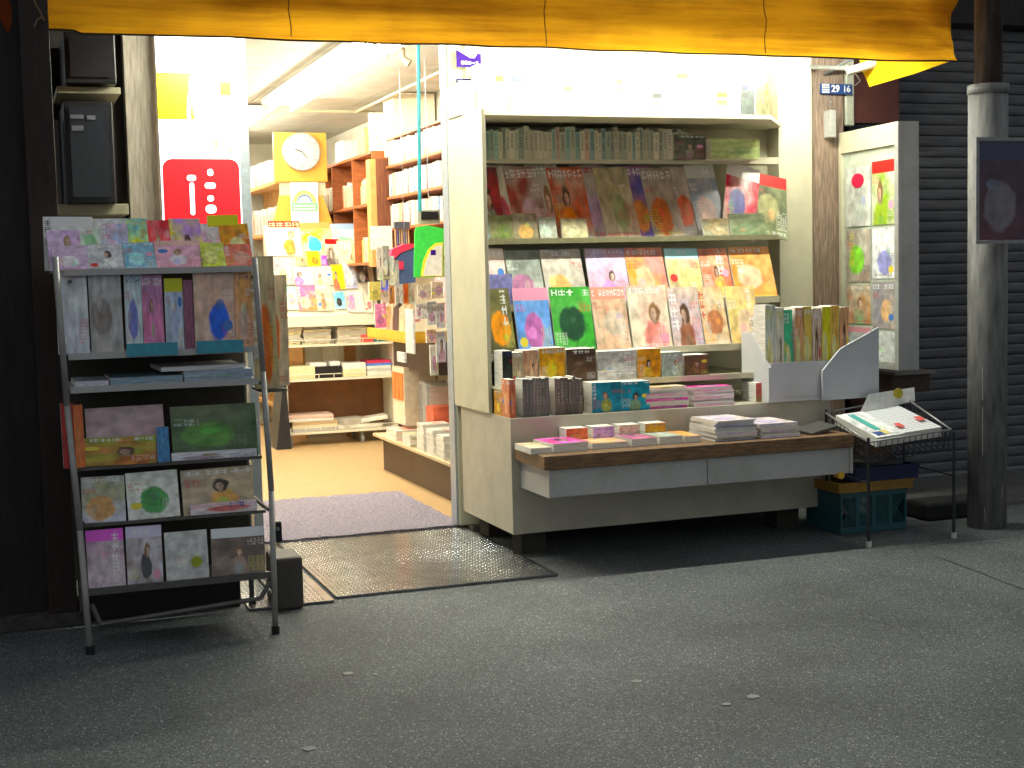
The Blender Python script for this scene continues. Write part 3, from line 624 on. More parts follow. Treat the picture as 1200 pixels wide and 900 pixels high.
D_ = [(571, 606, 338, 'magazine with round orange picture on dark green', C((.10,.09,.05), (.16,.15,.07), (.72,.30,.05))),
      (609, 650, 337, 'pink and blue children magazine', C((.16,.30,.62), (.22,.38,.7), (.45,.18,.4), band=(.62,.32,.42))),
      (652, 699, 336, 'green magazine with black animal shape', C((.08,.30,.07), (.16,.42,.14), (.02,.06,.03))),
      (701, 741, 336, 'cream magazine with salmon heading', C((.62,.5,.38), (.7,.4,.3), (.62,.52,.42), band=(.78,.33,.26))),
      (743, 789, 334, 'cream comic with coral haired face', C((.7,.62,.5), (.72,.5,.42), (.80,.28,.25))),
      (791, 826, 336, 'comic with dark hair and mustard figure', C((.62,.5,.42), (.5,.42,.5), (.26,.12,.08))),
      (828, 857, 336, 'peach comic with brown figure', C((.75,.45,.25), (.66,.55,.42), (.42,.2,.12))),
      (859, 893, 335, 'pale yellow comic with peach figure', C((.72,.62,.3), (.7,.5,.3), (.75,.55,.4)))]
row(D_, 7.165, 1.039, 403, .30, 'in the row above the cabinet', 'face-out row above the cabinet')
C_ = [(589, 600, 411, 'black', (.015,.018,.015)), (601, 612, 413, 'beige', (.5,.42,.3)), (613, 630, 410, 'peach pink', (.62,.4,.28)), (632, 662, 407, 'golden yellow', (.72,.40,.06)), (664, 698, 408, 'dark brown', (.09,.055,.035)),
      (701, 745, 410, 'greyish white', (.58,.55,.52)), (747, 774, 408, 'orange', (.8,.38,.12)), (776, 800, 412, 'pale aqua', (.45,.52,.48)), (802, 830, 415, 'dull brown', (.16,.10,.06))]
for x0, x1, yt, d, c in C_:
    flat_item(x0, x1, yt, 438, 6.985, .13, C(c, tuple(q*.7 for q in c), tuple(min(.9, q*1.35) for q in c)), d+' pocket book box on the step above the cabinet', 'book', 'book', zb=.886, bev=.001)
# ------------------------------------------------------------------ cabinet with table top
cb = thing('display_cabinet', 'low cream cabinet with brown table top and white drawers', 'cabinet', (3.4, 7.2, .1))
bx(2.472, 4.40, 6.83, 7.66, .125, .735).build('body', LAM, cb, bevel=.003)
bx(2.49, 4.27, 6.405, 6.827, .515, .585).build('table_top', WOOD, cb, bevel=.004)
for x0, x1 in ((2.545, 3.40), (3.404, 4.255)): bx(x0, x1, 6.43, 6.827, .372, .512).build('drawer', WLAM, cb, bevel=.003)
bx(4.256, 4.275, 6.424, 6.827, .372, .512).build('drawer_end', WLAM, cb)
bx(2.52, 2.5435, 6.424, 6.827, .372, .512).build('drawer_end', WLAM, cb)
for x in (2.55, 4.1): bx(x, x+.14, 6.92, 7.06, .0, .122).build('foot', mat('dark_block', (.04,.035,.03), .8), cb); bx(x, x+.14, 7.45, 7.6, .0, .122).build('foot', MATS['dark_block'], cb)
p = at(985, 556, Y=6.42); MB().tube((4.20, 6.42, .365), (4.20, 6.47, .365), .02, 10).build('knob', YELL, cb)

# books on the cabinet
def stand(x0, x1, yt, d, c, Y=6.85, D=.115, zb=.736, yb=482, place='standing on the cabinet', **k):
    return flat_item(x0, x1, yt, yb, Y, D, C(c, tuple(q*.65 for q in c), k.pop('c2', tuple(min(.9, q*1.4) for q in c))), d+' '+place, k.pop('name', 'book'), k.pop('cat', 'book'), zb=zb, bev=.001, **k)
for y0_, y1_, h_, c, d in ((6.85, 6.965, .20, (.66,.25,.16), 'thick coral red book at the outer front corner of the cabinet'), (6.968, 7.09, .128, (.6,.34,.08), 'thick amber book behind the coral red one on the cabinet')):
    cv_ = C(c, tuple(q*.65 for q in c), tuple(min(.9, q*1.4) for q in c)); g = bx(2.476, 2.512, y0_, y1_, .736, .736+h_, m=1); g.m[0] = 0; g.m[3] = 0
    g.build('book', [cv_, PAPER], label=d, cat='book', bevel=.001, loc=(2.49, y0_, .736))
books((at(613, 480, Y=6.85).x, 6.85, .736), 'X', .165, .19, .205, .11, [(.16,.17,.14), (.2,.19,.15)], 'patterned book standing spine out on the cabinet', 'grey green books on the cabinet', .014, .022)
books((at(651, 480, Y=6.85).x, 6.85, .736), 'X', .175, .185, .20, .11, [(.12,.10,.085), (.16,.13,.1)], 'slim book standing spine out on the cabinet', 'dark taupe books on the cabinet', .014, .024)
stand(694, 728, 447, 'teal book with olive print', (.06,.26,.36), c2=(.3,.32,.12)); stand(729, 761, 446, 'teal blue book next to the teal one with olive print', (.05,.30,.42), c2=(.2,.3,.2))
stand(702, 746, 433, 'white paper box behind the teal books', (.62,.58,.55), Y=6.97, D=.02, name='paper_box', cat='box')
MAGE = C((.6,.12,.36), (.5,.1,.3), (.7,.3,.5)); PINKC = C((.8,.5,.58), (.82,.7,.68), (.85,.35,.5)); CRM = C((.75,.66,.5), (.7,.6,.5), (.8,.5,.3)); GRYC = C((.2,.2,.22), (.3,.3,.34), (.4,.4,.44)); LILC = C((.62,.54,.64), (.7,.66,.66), (.5,.45,.6))
REDC = C((.6,.1,.09), (.5,.1,.08), (.5,.4,.12))
z = pile(3.38, 6.945, .736, .26, .19, .014, 5, [MAGE], 'magenta magazine in a low pile on the cabinet beside the teal books', 'magenta pile on the cabinet')
pile(3.38, 6.945, z, .25, .18, .012, 4, [PINKC, CRM], 'pink and cream magazine on top of the magenta pile', 'pink magazines on the magenta pile')
pile(3.67, 6.945, .736, .25, .19, .013, 8, [PINKC, MAGE, CRM], 'pink magazine in the pile between magenta pile and red box', 'second pink pile on the cabinet')
flat_item(886, 952, 445, 473, 6.88, .15, C((.55,.08,.07), (.45,.3,.08), (.5,.4,.1), text=False), 'red box with gold middle on the cabinet below the white case', 'gift_box', 'box', zb=.736, bev=.002)
# things lying on the table top
def top_flat(x0, x1, h, Y, d, cov, name='magazine', D=.2, cat='magazine'):
    a = at(x0, 520, Y=Y); c = at(x1, 520, Y=Y); g = bx(-(c.x-a.x)/2, (c.x-a.x)/2, 0, D, 0, h, m=1, front=1); g.m[4] = 0
    o = g.build(name, [cov, PAPER], label=d, cat=cat); o.location = ((a.x+c.x)/2, Y, .586); o.rotation_euler = (0, 0, random.uniform(-.06, .06))
A_ = [(622, 646, .03, 'cream booklet lying on the table top near its corner', (.62,.52,.4)), (648, 690, .045, 'hot pink and purple comic lying on the table top', (.75,.16,.45)), (694, 736, .03, 'peach booklet lying on the table top', (.72,.46,.28)),
      (740, 770, .04, 'mauve booklet lying on the table top', (.42,.16,.28)), (773, 800, .04, 'mint grey booklet lying on the table top', (.42,.48,.44)), (803, 822, .035, 'orange booklet lying on the table top', (.75,.38,.18))]
for x0, x1, h, d, c in A_: top_flat(x0, x1, h, 6.50+random.uniform(0, .03), d, C(c, tuple(q*.8 for q in c), tuple(min(.9, q*1.3) for q in c)), D=.25)
for i, (xx, dd, cc) in enumerate(((2.80, 'coral', (.66,.22,.14)), (2.95, 'violet', (.42,.3,.6)), (3.10, 'cream', (.7,.6,.45)), (3.25, 'amber', (.65,.34,.1)))):
    g = bx(-.06, .06, 0, .10, 0, .09, m=1, front=0); o = g.build('book', [C(cc, tuple(q*.8 for q in cc), tuple(min(.9, q*1.3) for q in cc)), PAPER], label=dd+' pocket book leaning row against the cabinet step on the table', cat='book'); o.location = (xx, 6.722, .632 if False else .586)
z = pile(3.60, 6.63, .586, .24, .30, .011, 7, [GRYC, LILC], 'dark grey magazine in the pile on the table top', 'grey pile on the table top')
pile(3.60, 6.63, z, .23, .28, .010, 3, [LILC, PINKC], 'lilac white magazine topping the grey pile on the table', 'lilac magazines on the grey pile')
pile(3.86, 6.63, .586, .23, .30, .011, 7, [LILC, GRYC, LILC], 'lilac grey magazine in the pile next to the grey pile', 'lilac grey pile on the table top')
# folded paper and sheet at the end of the table
g = MB(); q = [at(x, y, Y=Y_) for x, y, Y_ in ((950, 500, 6.47), (990, 492, 6.47), (992, 482, 6.62), (968, 486, 6.62))]
g.box(-.10, .10, -.07, .07, 0, .018, M=Matrix.Translation((4.13, 6.56, .60)) @ Matrix.Rotation(R(8), 4, 'X') @ Matrix.Rotation(R(-6), 4, 'Y') @ Matrix.Rotation(.25, 4, 'Z'))
g.build('leather_pouch', mat('dark_grey_leather', (.06,.058,.055), .5), label='dark grey flat pouch on the end of the table top', cat='pouch', bevel=.004, loc=(4.13, 6.56, .586))

# white counter case with comics, at the right end of the cabinet
wc = thing('counter_case', 'white cardboard counter case holding orange comics on the cabinet end', 'display case', (4.3, 6.85, .74))
WCM = mat('white_card', (.62,.62,.64), .5, nscale=20, var=.03)
g = MB(); g.prism([(6.80, .76), (7.10, .76), (7.10, 1.12), (6.98, 1.12), (6.80, .93)], 'X', 4.555, 4.575); g.build('side_panel', WCM, wc)
g = MB(); g.prism([(6.80, .76), (7.10, .76), (7.10, 1.12), (6.98, 1.12), (6.80, .93)], 'X', 3.985, 4.0); g.build('side_panel', WCM, wc)
bx(4.0, 4.555, 6.80, 6.815, .76, .955).build('front_panel', WCM, wc); bx(3.985, 4.575, 6.802, 7.10, .737, .759).build('bottom', WCM, wc)
bx(4.0, 4.555, 7.085, 7.10, .76, 1.12).build('back_panel', WCM, wc)
g = MB(); a = at(955, 432, Y=6.75); g.prism([(4.31, .90), (4.43, 1.02), (4.68, 1.13), (4.68, .735), (4.31, .735)], 'Y', 6.77, 6.785); g.build('wing_panel', mat('grey_white_panel', (.52,.53,.56), .5, nscale=20, var=.03), wc)
cc_ = [((.62,.66,.55), 'pale mint'), ((.8,.62,.5), 'cream pink'), ((.12,.45,.26), 'green'), ((.85,.38,.24), 'salmon'), ((.85,.5,.2), 'orange'), ((.62,.5,.4), 'tan'), ((.85,.62,.12), 'yellow'), ((.8,.45,.18), 'amber'), ((.85,.36,.22), 'coral')]
x = 897
for i, (c, d) in enumerate(cc_):
    w_ = 10 if i else 12
    magazine(x, x+w_, 360+random.uniform(-3, 3), 430, 6.84, C(c, tuple(min(.9, q*1.2) for q in c), (.8,.7,.4)), d+' comic standing spine out in the white counter case', 'comics in the white counter case', zb=.76, lean=.0, thick=.13, name='comic', cat='comic'); x += w_+.6

# ------------------------------------------------------------------ open display door with posters on the right
dd = thing('poster_case', 'open white framed display door hung with posters beside the brown post', 'display case', (5.05, 7.4, .85))
Pn, Pf = Vector((4.962, 6.98, 0)), Vector((5.022, 7.69, 0)); dv = (Pf-Pn).normalized(); nv = Vector((dv.y, -dv.x, 0)); LN = (Pf-Pn).length
MD = Matrix((( dv.x, nv.x, 0, Pn.x), (dv.y, nv.y, 0, Pn.y), (0, 0, 1, 0), (0, 0, 0, 1)))   # u along the door, v away from the lit face, z up
def dbox(u0, u1, v0, v1, z0, z1, nm, m, **k): return MB().box(u0, u1, v0, v1, z0, z1, M=MD).build(nm, m, k.pop('parent', dd), **k)
SILV = mat('pale_aluminium', (.50,.50,.50), .35, .4, nscale=20, var=.06, dirt=.4, dirtcol=(.25,.24,.22))
dbox(0, LN, .03, .135, .86, 2.31, 'case_body', SILV); dbox(-.0, .045, 0, .029, .86, 2.31, 'frame', SILV); dbox(LN-.03, LN, 0, .029, .86, 2.31, 'frame', CREAM)
dbox(.046, LN-.031, 0, .029, 2.18, 2.31, 'frame', CREAM); dbox(.046, LN-.031, 0, .029, .86, .89, 'frame', SILV)
dbox(.046, LN-.031, .02, .029, .891, 2.179, 'backing', mat('pale_green_backing', (.55,.60,.48), .6))
posters = [(.06,.32,1.72,2.10,'white poster with green plant and bright red top', C((.25,.36,.08), (.6,.6,.5), (.3,.4,.1), band=(.75,.03,.03))), (.34,.64,1.72,2.08,'white poster with crimson oval', C((.72,.74,.7), (.7,.72,.66), (.66,.72,.66), text=False)),
           (.06,.32,1.40,1.70,'white poster with red and blue toys', C((.74,.74,.78), (.7,.7,.72), (.3,.3,.55))), (.34,.64,1.38,1.70,'poster with brown dog and bright green foot', C((.5,.48,.42), (.3,.24,.2), (.3,.6,.15))),
           (.06,.32,1.10,1.38,'grey and tan poster', C((.42,.36,.32), (.25,.24,.27), (.6,.42,.25))), (.34,.64,1.12,1.36,'rust brown picture poster', C((.42,.24,.13), (.5,.45,.36), (.3,.3,.2))),
           (.06,.32,.90,1.08,'white notice with small red mark', C((.66,.70,.68), (.7,.72,.7), (.7,.72,.7), text=False)), (.34,.64,.92,1.10,'grey blue notice with pink heading', C((.4,.45,.45), (.48,.52,.5), (.42,.46,.46), band=(.7,.3,.35), text=False))]
for u0, u1, z0, z1, d, c in posters:
    g = MB().box(LN-u1 if False else u0, u1, .012, .016, z0, z1, M=MD, m=1, front=0)
    # the face turned to the viewer is the one at small v; its uv runs along u
    o = g.build('poster', [c, WCM], label=d+' pinned inside the open display door', cat='poster')
g = MB(); cx, cz = .49, 2.0
pts = [MD @ Vector((cx+.075*math.cos(t*.5236), .008, cz+.045*math.sin(t*.5236))) for t in range(12)]; g.face(pts); g.face([p_+nv*.003 for p_ in pts][::-1])
g.build('oval_sticker', mat('crimson_print', (.75,.01,.07), .4), label='crimson oval sticker at the top of the poster behind display door glass', cat='sticker')
# dark ledge below the poster case
lg = thing('wall_ledge', 'dark timber ledge with pale top edge below the open display door', 'ledge', (5.3, 7.5, .7))
bx(5.14, 5.42, 7.3, 7.95, .69, .80).build('ledge_body', DARKW, lg); bx(5.14, 5.44, 7.27, 7.96, .803, .822).build('ledge_top', mat('dull_ledge_edge', (.22,.19,.17), .7), lg); bx(5.14, 5.20, 7.4, 7.95, 0.03, .687).build('bracket', DARKW, lg)

# address plate and lamp bracket on the brown post
pl = thing('address_plate', 'small blue address plate reading 29 and 16 on the brown post', 'sign', (5.0, 7.68, 2.62))
a = at(961, 98, Y=7.685); b_ = at(998, 111, Y=7.685); NAVY = mat('navy_enamel', (.02,.05,.19), .35); WPR = mat('white_print', (.8,.8,.8), .5)
bx(a.x, b_.x, 7.676, 7.690, b_.z, a.z).build('plate', NAVY, pl, bevel=.002); cz = (a.z+b_.z)/2
lettering('29', .060, (a.x+.105, 7.675, cz), (R(90), 0, 0), WPR, pl, bold=.0015); lettering('16', .056, (a.x+.186, 7.675, cz), (R(90), 0, 0), WPR, pl, bold=.0008)
g = MB()
for i in range(4):
    for j in range(4): g.box(a.x+.008+i*.014, a.x+.018+i*.014, 7.673, 7.675, b_.z+.006+j*.015, b_.z+.016+j*.015)
g.build('small_print', WPR, pl)
g = MB(); g.path([at(x, y, Y=7.60) for x, y in ((968, 112), (975, 118), (972, 125), (966, 122))], .004, 5); g.path([at(x, y, Y=7.6) for x, y in ((1002, 100), (1008, 95), (1004, 88), (998, 84))], .004, 5)
g.build('electric_cable', mat('grey_cable', (.18,.17,.15), .6), label='loose grey cable ends curling beside the blue address plate', cat='cable')
lb = thing('wall_lamp', 'pale enamel lamp shade sticking out under the awning corner', 'lamp', (5.05, 7.4, 2.75))
g = MB(); a = at(992, 84, Y=7.2); c = at(1034, 70, Y=7.1); c = at(1038, 71, Y=7.1); g.tube(a, c, .022, 14, r2=.03); g.build('shade', mat('old_white_enamel', (.5,.5,.42), .4, dirt=.3), lb, smooth=False)
MB().tube((a.x+.02, 7.2, a.z+.02), (a.x+.05, 7.69, a.z+.1), .014).build('arm', GREYM, lb)
# conduit box on the post below the plate
p = at(972, 135, Y=7.66); bx(p.x-.02, p.x+.025, 7.62, 7.698, p.z-.14, p.z+.03).build('junction_box', mat('grey_box', (.4,.39,.36), .5), label='slim pale grey junction box on the brown post below the address plate', cat='junction box', bevel=.006)
p = at(1005, 120, Y=7.75); bx(5.085, 5.15, 7.70, 7.76, 2.36, 2.95).build('drain_pipe', mat('pale_pipe', (.42,.42,.33), .6), label='pale downpipe behind the brown post above the display door', cat='pipe', bevel=.01)
bx(5.16, 5.50, 7.72, 7.83, 2.38, 2.95).build('maroon_board', mat('maroon_panel', (.07,.02,.015), .6), label='dark maroon panel above the display door', cat='board', bevel=.004)

# ------------------------------------------------------------------ sign pole with poster frame
pole = thing('sign_pole', 'grey painted steel pole with a wide lower sleeve at the kerb', 'pole', (5.17, 6.45, 0))
POLEM = mat('grey_pole_paint', (.17,.168,.165), .62, .1, nscale=6, var=.35, stretch=(6,6,1), dirt=.6, dirtcol=(.22,.21,.2), bump=.15)
MB().tube((5.17, 6.45, .0), (5.17, 6.45, 2.44), .106, 40).build('sleeve', POLEM, pole, smooth=False)
MB().tube((5.17, 6.45, 2.44), (5.17, 6.45, 5.2), .075, 32).build('shaft', mat('brown_pole_paint', (.10,.07,.06), .4, .5, nscale=6, var=.35, stretch=(6,6,1), dirt=.5, dirtcol=(.2,.17,.15)), pole)
MB().tube((5.17, 6.45, 2.40), (5.17, 6.45, 2.452), .111, 40).build('collar', POLEM, pole)
for o_ in pole.children:
    for f in o_.data.polygons: f.use_smooth = len(f.vertices) == 4
scr = MB()
for x0, y0, x1, y1 in ((1148, 430, 1148.5, 470), (1148.5, 478, 1148, 535), (1152, 596, 1154, 612), (1174, 584, 1176, 566)):
    a = at(x0, y0, Y=6.345); c = at(x1, y1, Y=6.345); 
    def onp(p):
        d = Vector((p.x-5.17, p.y-6.45, 0)).normalized()*.1065; return Vector((5.17+d.x, 6.45+d.y, p.z))
    a = onp(a); c = onp(c); scr.tube(a, c, .0014, 4)
scr.build('paint_scratches', mat('bare_scratch', (.4,.36,.33), .6), pole)
ps = thing('poster_board', 'dim poster in a pale frame strapped to the grey pole', 'poster board', (5.17, 6.2, 1.86))
a = at(1142, 161, Y=6.22); c = at(1142, 286, Y=6.22); x0, x1, zt, zb = a.x, a.x+.42, a.z, c.z
DIM = cover((.06,.03,.05), (.11,.035,.05), (.2,.17,.2), (.35,.33,.38), band=(.035,.04,.10), text=False)
MB().box(x0+.022, x1-.022, 6.215, 6.225, zb+.02, zt-.02, m=1, front=0).build('print', [DIM, GREYM], ps)
for q in ((x0, x1, zt-.018, zt), (x0, x1, zb, zb+.018), (x0, x0+.02, zb+.0185, zt-.0185), (x1-.02, x1, zb+.0185, zt-.0185)): bx(q[0], q[1], 6.205, 6.235, q[2], q[3]).build('frame_bar', mat('dull_frame', (.26,.25,.26), .5), ps)
bx(5.08, 5.26, 6.237, 6.34, 1.8, 1.83).build('bracket', GREYM, ps); bx(5.08, 5.26, 6.237, 6.34, 1.95, 1.98).build('bracket', GREYM, ps)

# drain recess and brick by the pole
g = bx(4.97, 5.45, 6.72, 6.94, .0, .105, m=0); g.build('rubber_ramp', mat('black_rubber', (.012,.012,.013), .8), label='black rubber kerb ramp on the ground behind the grey pole', cat='kerb ramp', bevel=.02)

# ------------------------------------------------------------------ wire basket table with papers, crates beneath
wt = thing('wire_basket_table', 'black wire basket stand full of calendars at the table end', 'basket stand', (4.5, 6.45, 0))
F1, F2_, B1, B2 = Vector((4.27, 6.27, .555)), Vector((4.79, 6.27, .590)), Vector((4.33, 6.78, .665)), Vector((4.87, 6.78, .715))
WIRE = mat('pale_coated_wire', (.34,.34,.34), .4, .5)
dz = Vector((0, 0, .115)); F1b, F2b, B1b, B2b = [p_-dz+Vector((0, .03 if p_.y < 6.5 else -.03, 0)) for p_ in (F1, F2_, B1, B2)]
MB().path([F1, F2_, B2, B1, F1], .0055, 8).build('rim', WIRE, wt, smooth=True)
g = MB()
for a, c, a2, c2, n in ((F1, F2_, F1b, F2b, 14), (B1, B2, B1b, B2b, 14), (F1, B1, F1b, B1b, 11), (F2_, B2, F2b, B2b, 11)):
    for k in range(n+1): g.tube(a.lerp(c, k/n), a2.lerp(c2, k/n), .0022, 5)
    for t in (.3, .65, 1.): g.tube(a.lerp(a2, t), c.lerp(c2, t), .0022, 5)
for k in range(1, 14): g.tube(F1b.lerp(F2b, k/14), B1b.lerp(B2b, k/14), .0022, 5)
g.build('wire_sides', DGREY, wt)
for a in ((4.262, 6.262), (4.802, 6.262), (4.345, 6.79), (4.86, 6.79)):
    top = .60 if a[1] < 6.5 else .70
    o = MB().tube((a[0], a[1], .028), (a[0], a[1], top-.02), .0085, 8).build('leg', DGREY, wt); MB().tube((a[0], a[1], 0), (a[0], a[1], .03), .015, 10).build('rubber_foot', RUBW, o)
MB().tube((4.262, 6.262, .34), (4.345, 6.79, .34), .005).build('cross_bar', DGREY, wt); MB().tube((4.802, 6.262, .34), (4.86, 6.79, .34), .005).build('cross_bar', DGREY, wt)
def tilted(p, w, d, h, m, label, name, cat, rz=0., front=None):
    """sheet or book lying in the sloped basket"""
    g = bx(-w/2, w/2, -d/2, d/2, 0, h, m=1); g.m[4] = 0
    o = g.build(name, [m, PAPER], label=label, cat=cat)
    o.matrix_world = Matrix.Translation(p) @ Matrix.Rotation(R(12.3), 4, 'X') @ Matrix.Rotation(R(-4.2), 4, 'Y') @ Matrix.Rotation(rz, 4, 'Z'); return o
def calendar_mat():
    m, N, L, b = nt('calendar_print'); b.inputs['Roughness'].default_value = .5
    uv = N.new('ShaderNodeUVMap'); br = N.new('ShaderNodeTexBrick'); br.offset = 0; br.inputs['Scale'].default_value = 1; br.inputs['Mortar Size'].default_value = .012
    br.inputs['Brick Width'].default_value = 1/8; br.inputs['Row Height'].default_value = 1/14
    br.inputs['Color1'].default_value = (.8,.8,.8,1); br.inputs['Color2'].default_value = (.76,.77,.8,1); br.inputs['Mortar'].default_value = (.55,.56,.6,1); L.new(uv.outputs[0], br.inputs['Vector'])
    mp = N.new('ShaderNodeMapping'); mp.inputs['Scale'].default_value = (40, 42, 1); L.new(uv.outputs[0], mp.inputs[0]); n = N.new('ShaderNodeTexNoise'); n.inputs['Scale'].default_value = 1; L.new(mp.outputs[0], n.inputs['Vector'])
    q = N.new('ShaderNodeMath'); q.operation = 'GREATER_THAN'; q.inputs[1].default_value = .62; L.new(n.outputs['Fac'], q.inputs[0])
    mx = N.new('ShaderNodeMixRGB'); L.new(q.outputs[0], mx.inputs[0]); L.new(br.outputs[0], mx.inputs[1]); mx.inputs[2].default_value = (.5,.5,.55,1); L.new(mx.outputs[0], b.inputs['Base Color']); return m
CALM = calendar_mat()
BASE = Vector((4.57, 6.52, .565))
tilted(BASE+Vector((-.13, .0, .0)), .17, .40, .055, cover((.80,.80,.78), (.78,.8,.8), (.78,.78,.75), (.2,.25,.3)), 'stack of white papers with teal strip in the wire basket', 'paper_stack', 'papers')
tilted(BASE+Vector((.085, .02, .015)), .25, .40, .055, CALM, 'white calendar sheets printed with date grid in the wire basket', 'calendar', 'calendar')
g = MB()
def strip(u, v, w, d, m, nm, label, dx=0, dzz=.056):
    g = bx(-w/2, w/2, -d/2, d/2, 0, .002); o = g.build(nm, m, label=label, cat='paper slip')
    o.matrix_world = Matrix.Translation(BASE) @ Matrix.Rotation(R(12.3), 4, 'X') @ Matrix.Rotation(R(-4.2), 4, 'Y') @ Matrix.Translation((u, v, dzz))
strip(-.14, .03, .035, .26, mat('teal_print', (.06,.42,.36), .5), 'paper_slip', 'teal strip across the white papers in the basket', dzz=.066)
strip(-.17, -.15, .045, .05, mat('blue_print', (.03,.07,.25), .5), 'paper_slip', 'dark blue label at the front of the white papers', dzz=.066)
strip(-.125, -.14, .035, .06, mat('pale_yellow_print', (.75,.62,.2), .5), 'paper_slip', 'pale yellow label beside the dark blue one', dzz=.066)
strip(.0, -.09, .035, .06, mat('red_print', (.75,.12,.1), .5), 'paper_slip', 'red tab on the front of the calendar sheets', dzz=.0705)
strip(.165, -.04, .04, .06, MATS['red_print'], 'paper_slip', 'red tab at the outer side of the calendar sheets', dzz=.0705)
a = at(1012, 480, Y=6.76); c = at(1072, 455, Y=6.78)
cbd = thing('header_card', 'white card with yellow dot standing at the back of the basket', 'card', (a.x, 6.74, a.z))
g = MB(); A, B = at(1008, 484, Y=6.70), at(1072, 470, Y=6.74); A2, B2_ = at(1018, 462, Y=6.74), at(1071, 454, Y=6.77)
g.face([A, B, B2_, A2]); g.build('card', mat('white_card_board', (.72,.72,.68), .5), cbd, solid=.006)
p = at(1053, 461, Y=6.735); MB().tube(p, p+Vector((0, .006, 0)), .03, 16).build('yellow_dot', mat('mustard_print', (.62,.5,.04), .5), cbd)
# crates
TEAL = mat('teal_crate_plastic', (.018,.085,.10), .45, nscale=20, var=.1)
cr = thing('plastic_crate', 'teal lattice sided plastic crate on the ground under the basket stand', 'crate', (4.5, 6.7, 0))
x0, x1, y0, y1, h = 4.31, 4.74, 6.60, 6.95, .235
g = MB(); g.box(x0, x1, y0, y1, .004, .014)
g.build('bottom', TEAL, cr)
for (ya, yb) in ((y0, y0+.008), (y1-.008, y1)):
    g = MB(); g.box(x0, x1, ya, yb, .0145, .04); g.box(x0, x1, ya-.004, yb, h-.03, h); 
    for k in range(5): xx = x0+(x1-x0)*k/4; g.box(max(x0, xx-.012), min(x1, xx+.012), ya-.003, yb, .0405, h-.0305)
    for k in range(-7, 28):
        xa = x0+.0143*k
        for sg in (1, -1):
            zA, zB = .04, h-.03; xA = xa if sg == 1 else xa+.11; xB = xA+.11*sg
            if xA < x0 or xB < x0 or xA > x1 or xB > x1: continue
            g.tube((xA, (ya+yb)/2, zA), (xB, (ya+yb)/2, zB), .003, 4)
    g.build('lattice_side', TEAL, cr)
for xa in (x0, x1-.008): bx(xa, xa+.008, y0+.009, y1-.009, .0145, h-.001).build('end_side', TEAL, cr)
BLK = [('plastic_crate', (4.29, 4.77, 6.58, 6.97), (.2355, .29), mat('ochre_plastic', (.32,.17,.02), .5, dirt=.5), 'shallow ochre plastic tray lying on the teal crate'), ('plastic_crate', (4.39, 4.80, 6.57, 6.95), (.2915, .37), mat('navy_plastic', (.012,.018,.07), .4), 'navy blue plastic tray, topmost of the stack under the basket')]
for nm, (a, b_, c, d), (z0, z1), m, lab in BLK:
    t = thing(nm, lab, 'tray', ((a+b_)/2, (c+d)/2, z0)); bx(a, b_, c, d, z0, z0+.01).build('bottom', m, t)
    for q in ((a, b_, c, c+.01), (a, b_, d-.01, d), (a, a+.01, c+.0102, d-.0102), (b_-.01, b_, c+.0102, d-.0102)): bx(*q, z0+.0102, z1).build('side', m, t)
    bx(a-.006, b_+.006, c-.006, c-.0002, z1-.018, z1).build('rim', m, t)
bx(4.45, 4.75, 6.62, 6.9, .302, .40).build('black_bag', BLACK, label='black bundle lying in the navy tray', cat='bag', bevel=.03)

# ------------------------------------------------------------------ left magazine rack by the door
rk = thing('magazine_rack', 'tall white tubular magazine rack on legs standing on the road', 'rack', (.65, 6.0, 0))
RKW = mat('old_white_tube', (.34,.33,.31), .45, .2, nscale=20, var=.1, dirt=.5, dirtcol=(.08,.07,.06))
RKD = mat('dull_rack_metal', (.12,.115,.105), .5, .4, nscale=20, var=.2)
SHW = mat('grey_white_rack_shelf', (.45,.44,.43), .5, nscale=10, var=.06)
XL, XR = .285, 1.03
def fy(z): return 5.83+.11*z          # the front leans back
LEGL = [(.285, 5.83, 0), (.27, 5.87, .5), (.247, 5.93, 1.0), (.232, 5.99, 1.6)]; LEGR = [(1.035, 5.83, 0), (1.047, 5.87, .6), (1.045, 5.95, 1.1), (1.035, 5.99, 1.58)]
for Lg in (LEGL, LEGR): 
    o = MB().path([Vector(p) for p in Lg], .013, 10).build('front_post', RKW, rk, smooth=True); MB().tube((Lg[0][0], Lg[0][1], 0), (Lg[0][0], Lg[0][1], .035), .018, 10).build('rubber_foot', BLACK, o)
for x in (.285, 1.03):
    o = MB().path([Vector((x, 6.38, 0)), Vector((x, 6.36, 1.5))], .012, 8).build('rear_post', RKD, rk); MB().tube((x, 6.38, 0), (x, 6.38, .035), .018, 10).build('rubber_foot', BLACK, o)
for z in (.16, .52, 1.05, 1.5):
    for x in (.285, 1.035): MB().tube((x, fy(z), z), (x, 6.37, z), .008).build('side_rail', RKD, rk)
bx(.29, 1.03, 5.845, 5.86, .235, .262).build('bottom_lip', RKD, rk); bx(.29, 1.03, 5.862, 6.2, .235, .245).build('shelf', RKD, rk)
g = MB(); g.path([Vector((.30, 5.84, .20)), Vector((.33, 5.84, .115)), Vector((.98, 5.84, .155)), Vector((1.02, 5.84, .22))], .010, 8).build('front_bar', RKD, rk)
for z, y0, m in ((.515, 5.90, RKD), (.74, 5.945, RKD), (1.07, 5.95, SHW), (1.205, 5.96, SHW), (1.545, 6.02, SHW)):
    t = bx(.262, 1.025, y0, 6.35, z-.008, z).build('shelf', m, rk); bx(.262, 1.025, y0-.008, y0-.0005, z-(.022 if m is SHW else .009), z+.004).build('lip', m, t)
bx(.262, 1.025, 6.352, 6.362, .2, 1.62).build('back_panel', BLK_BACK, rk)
dark = dict(crisp=.6)
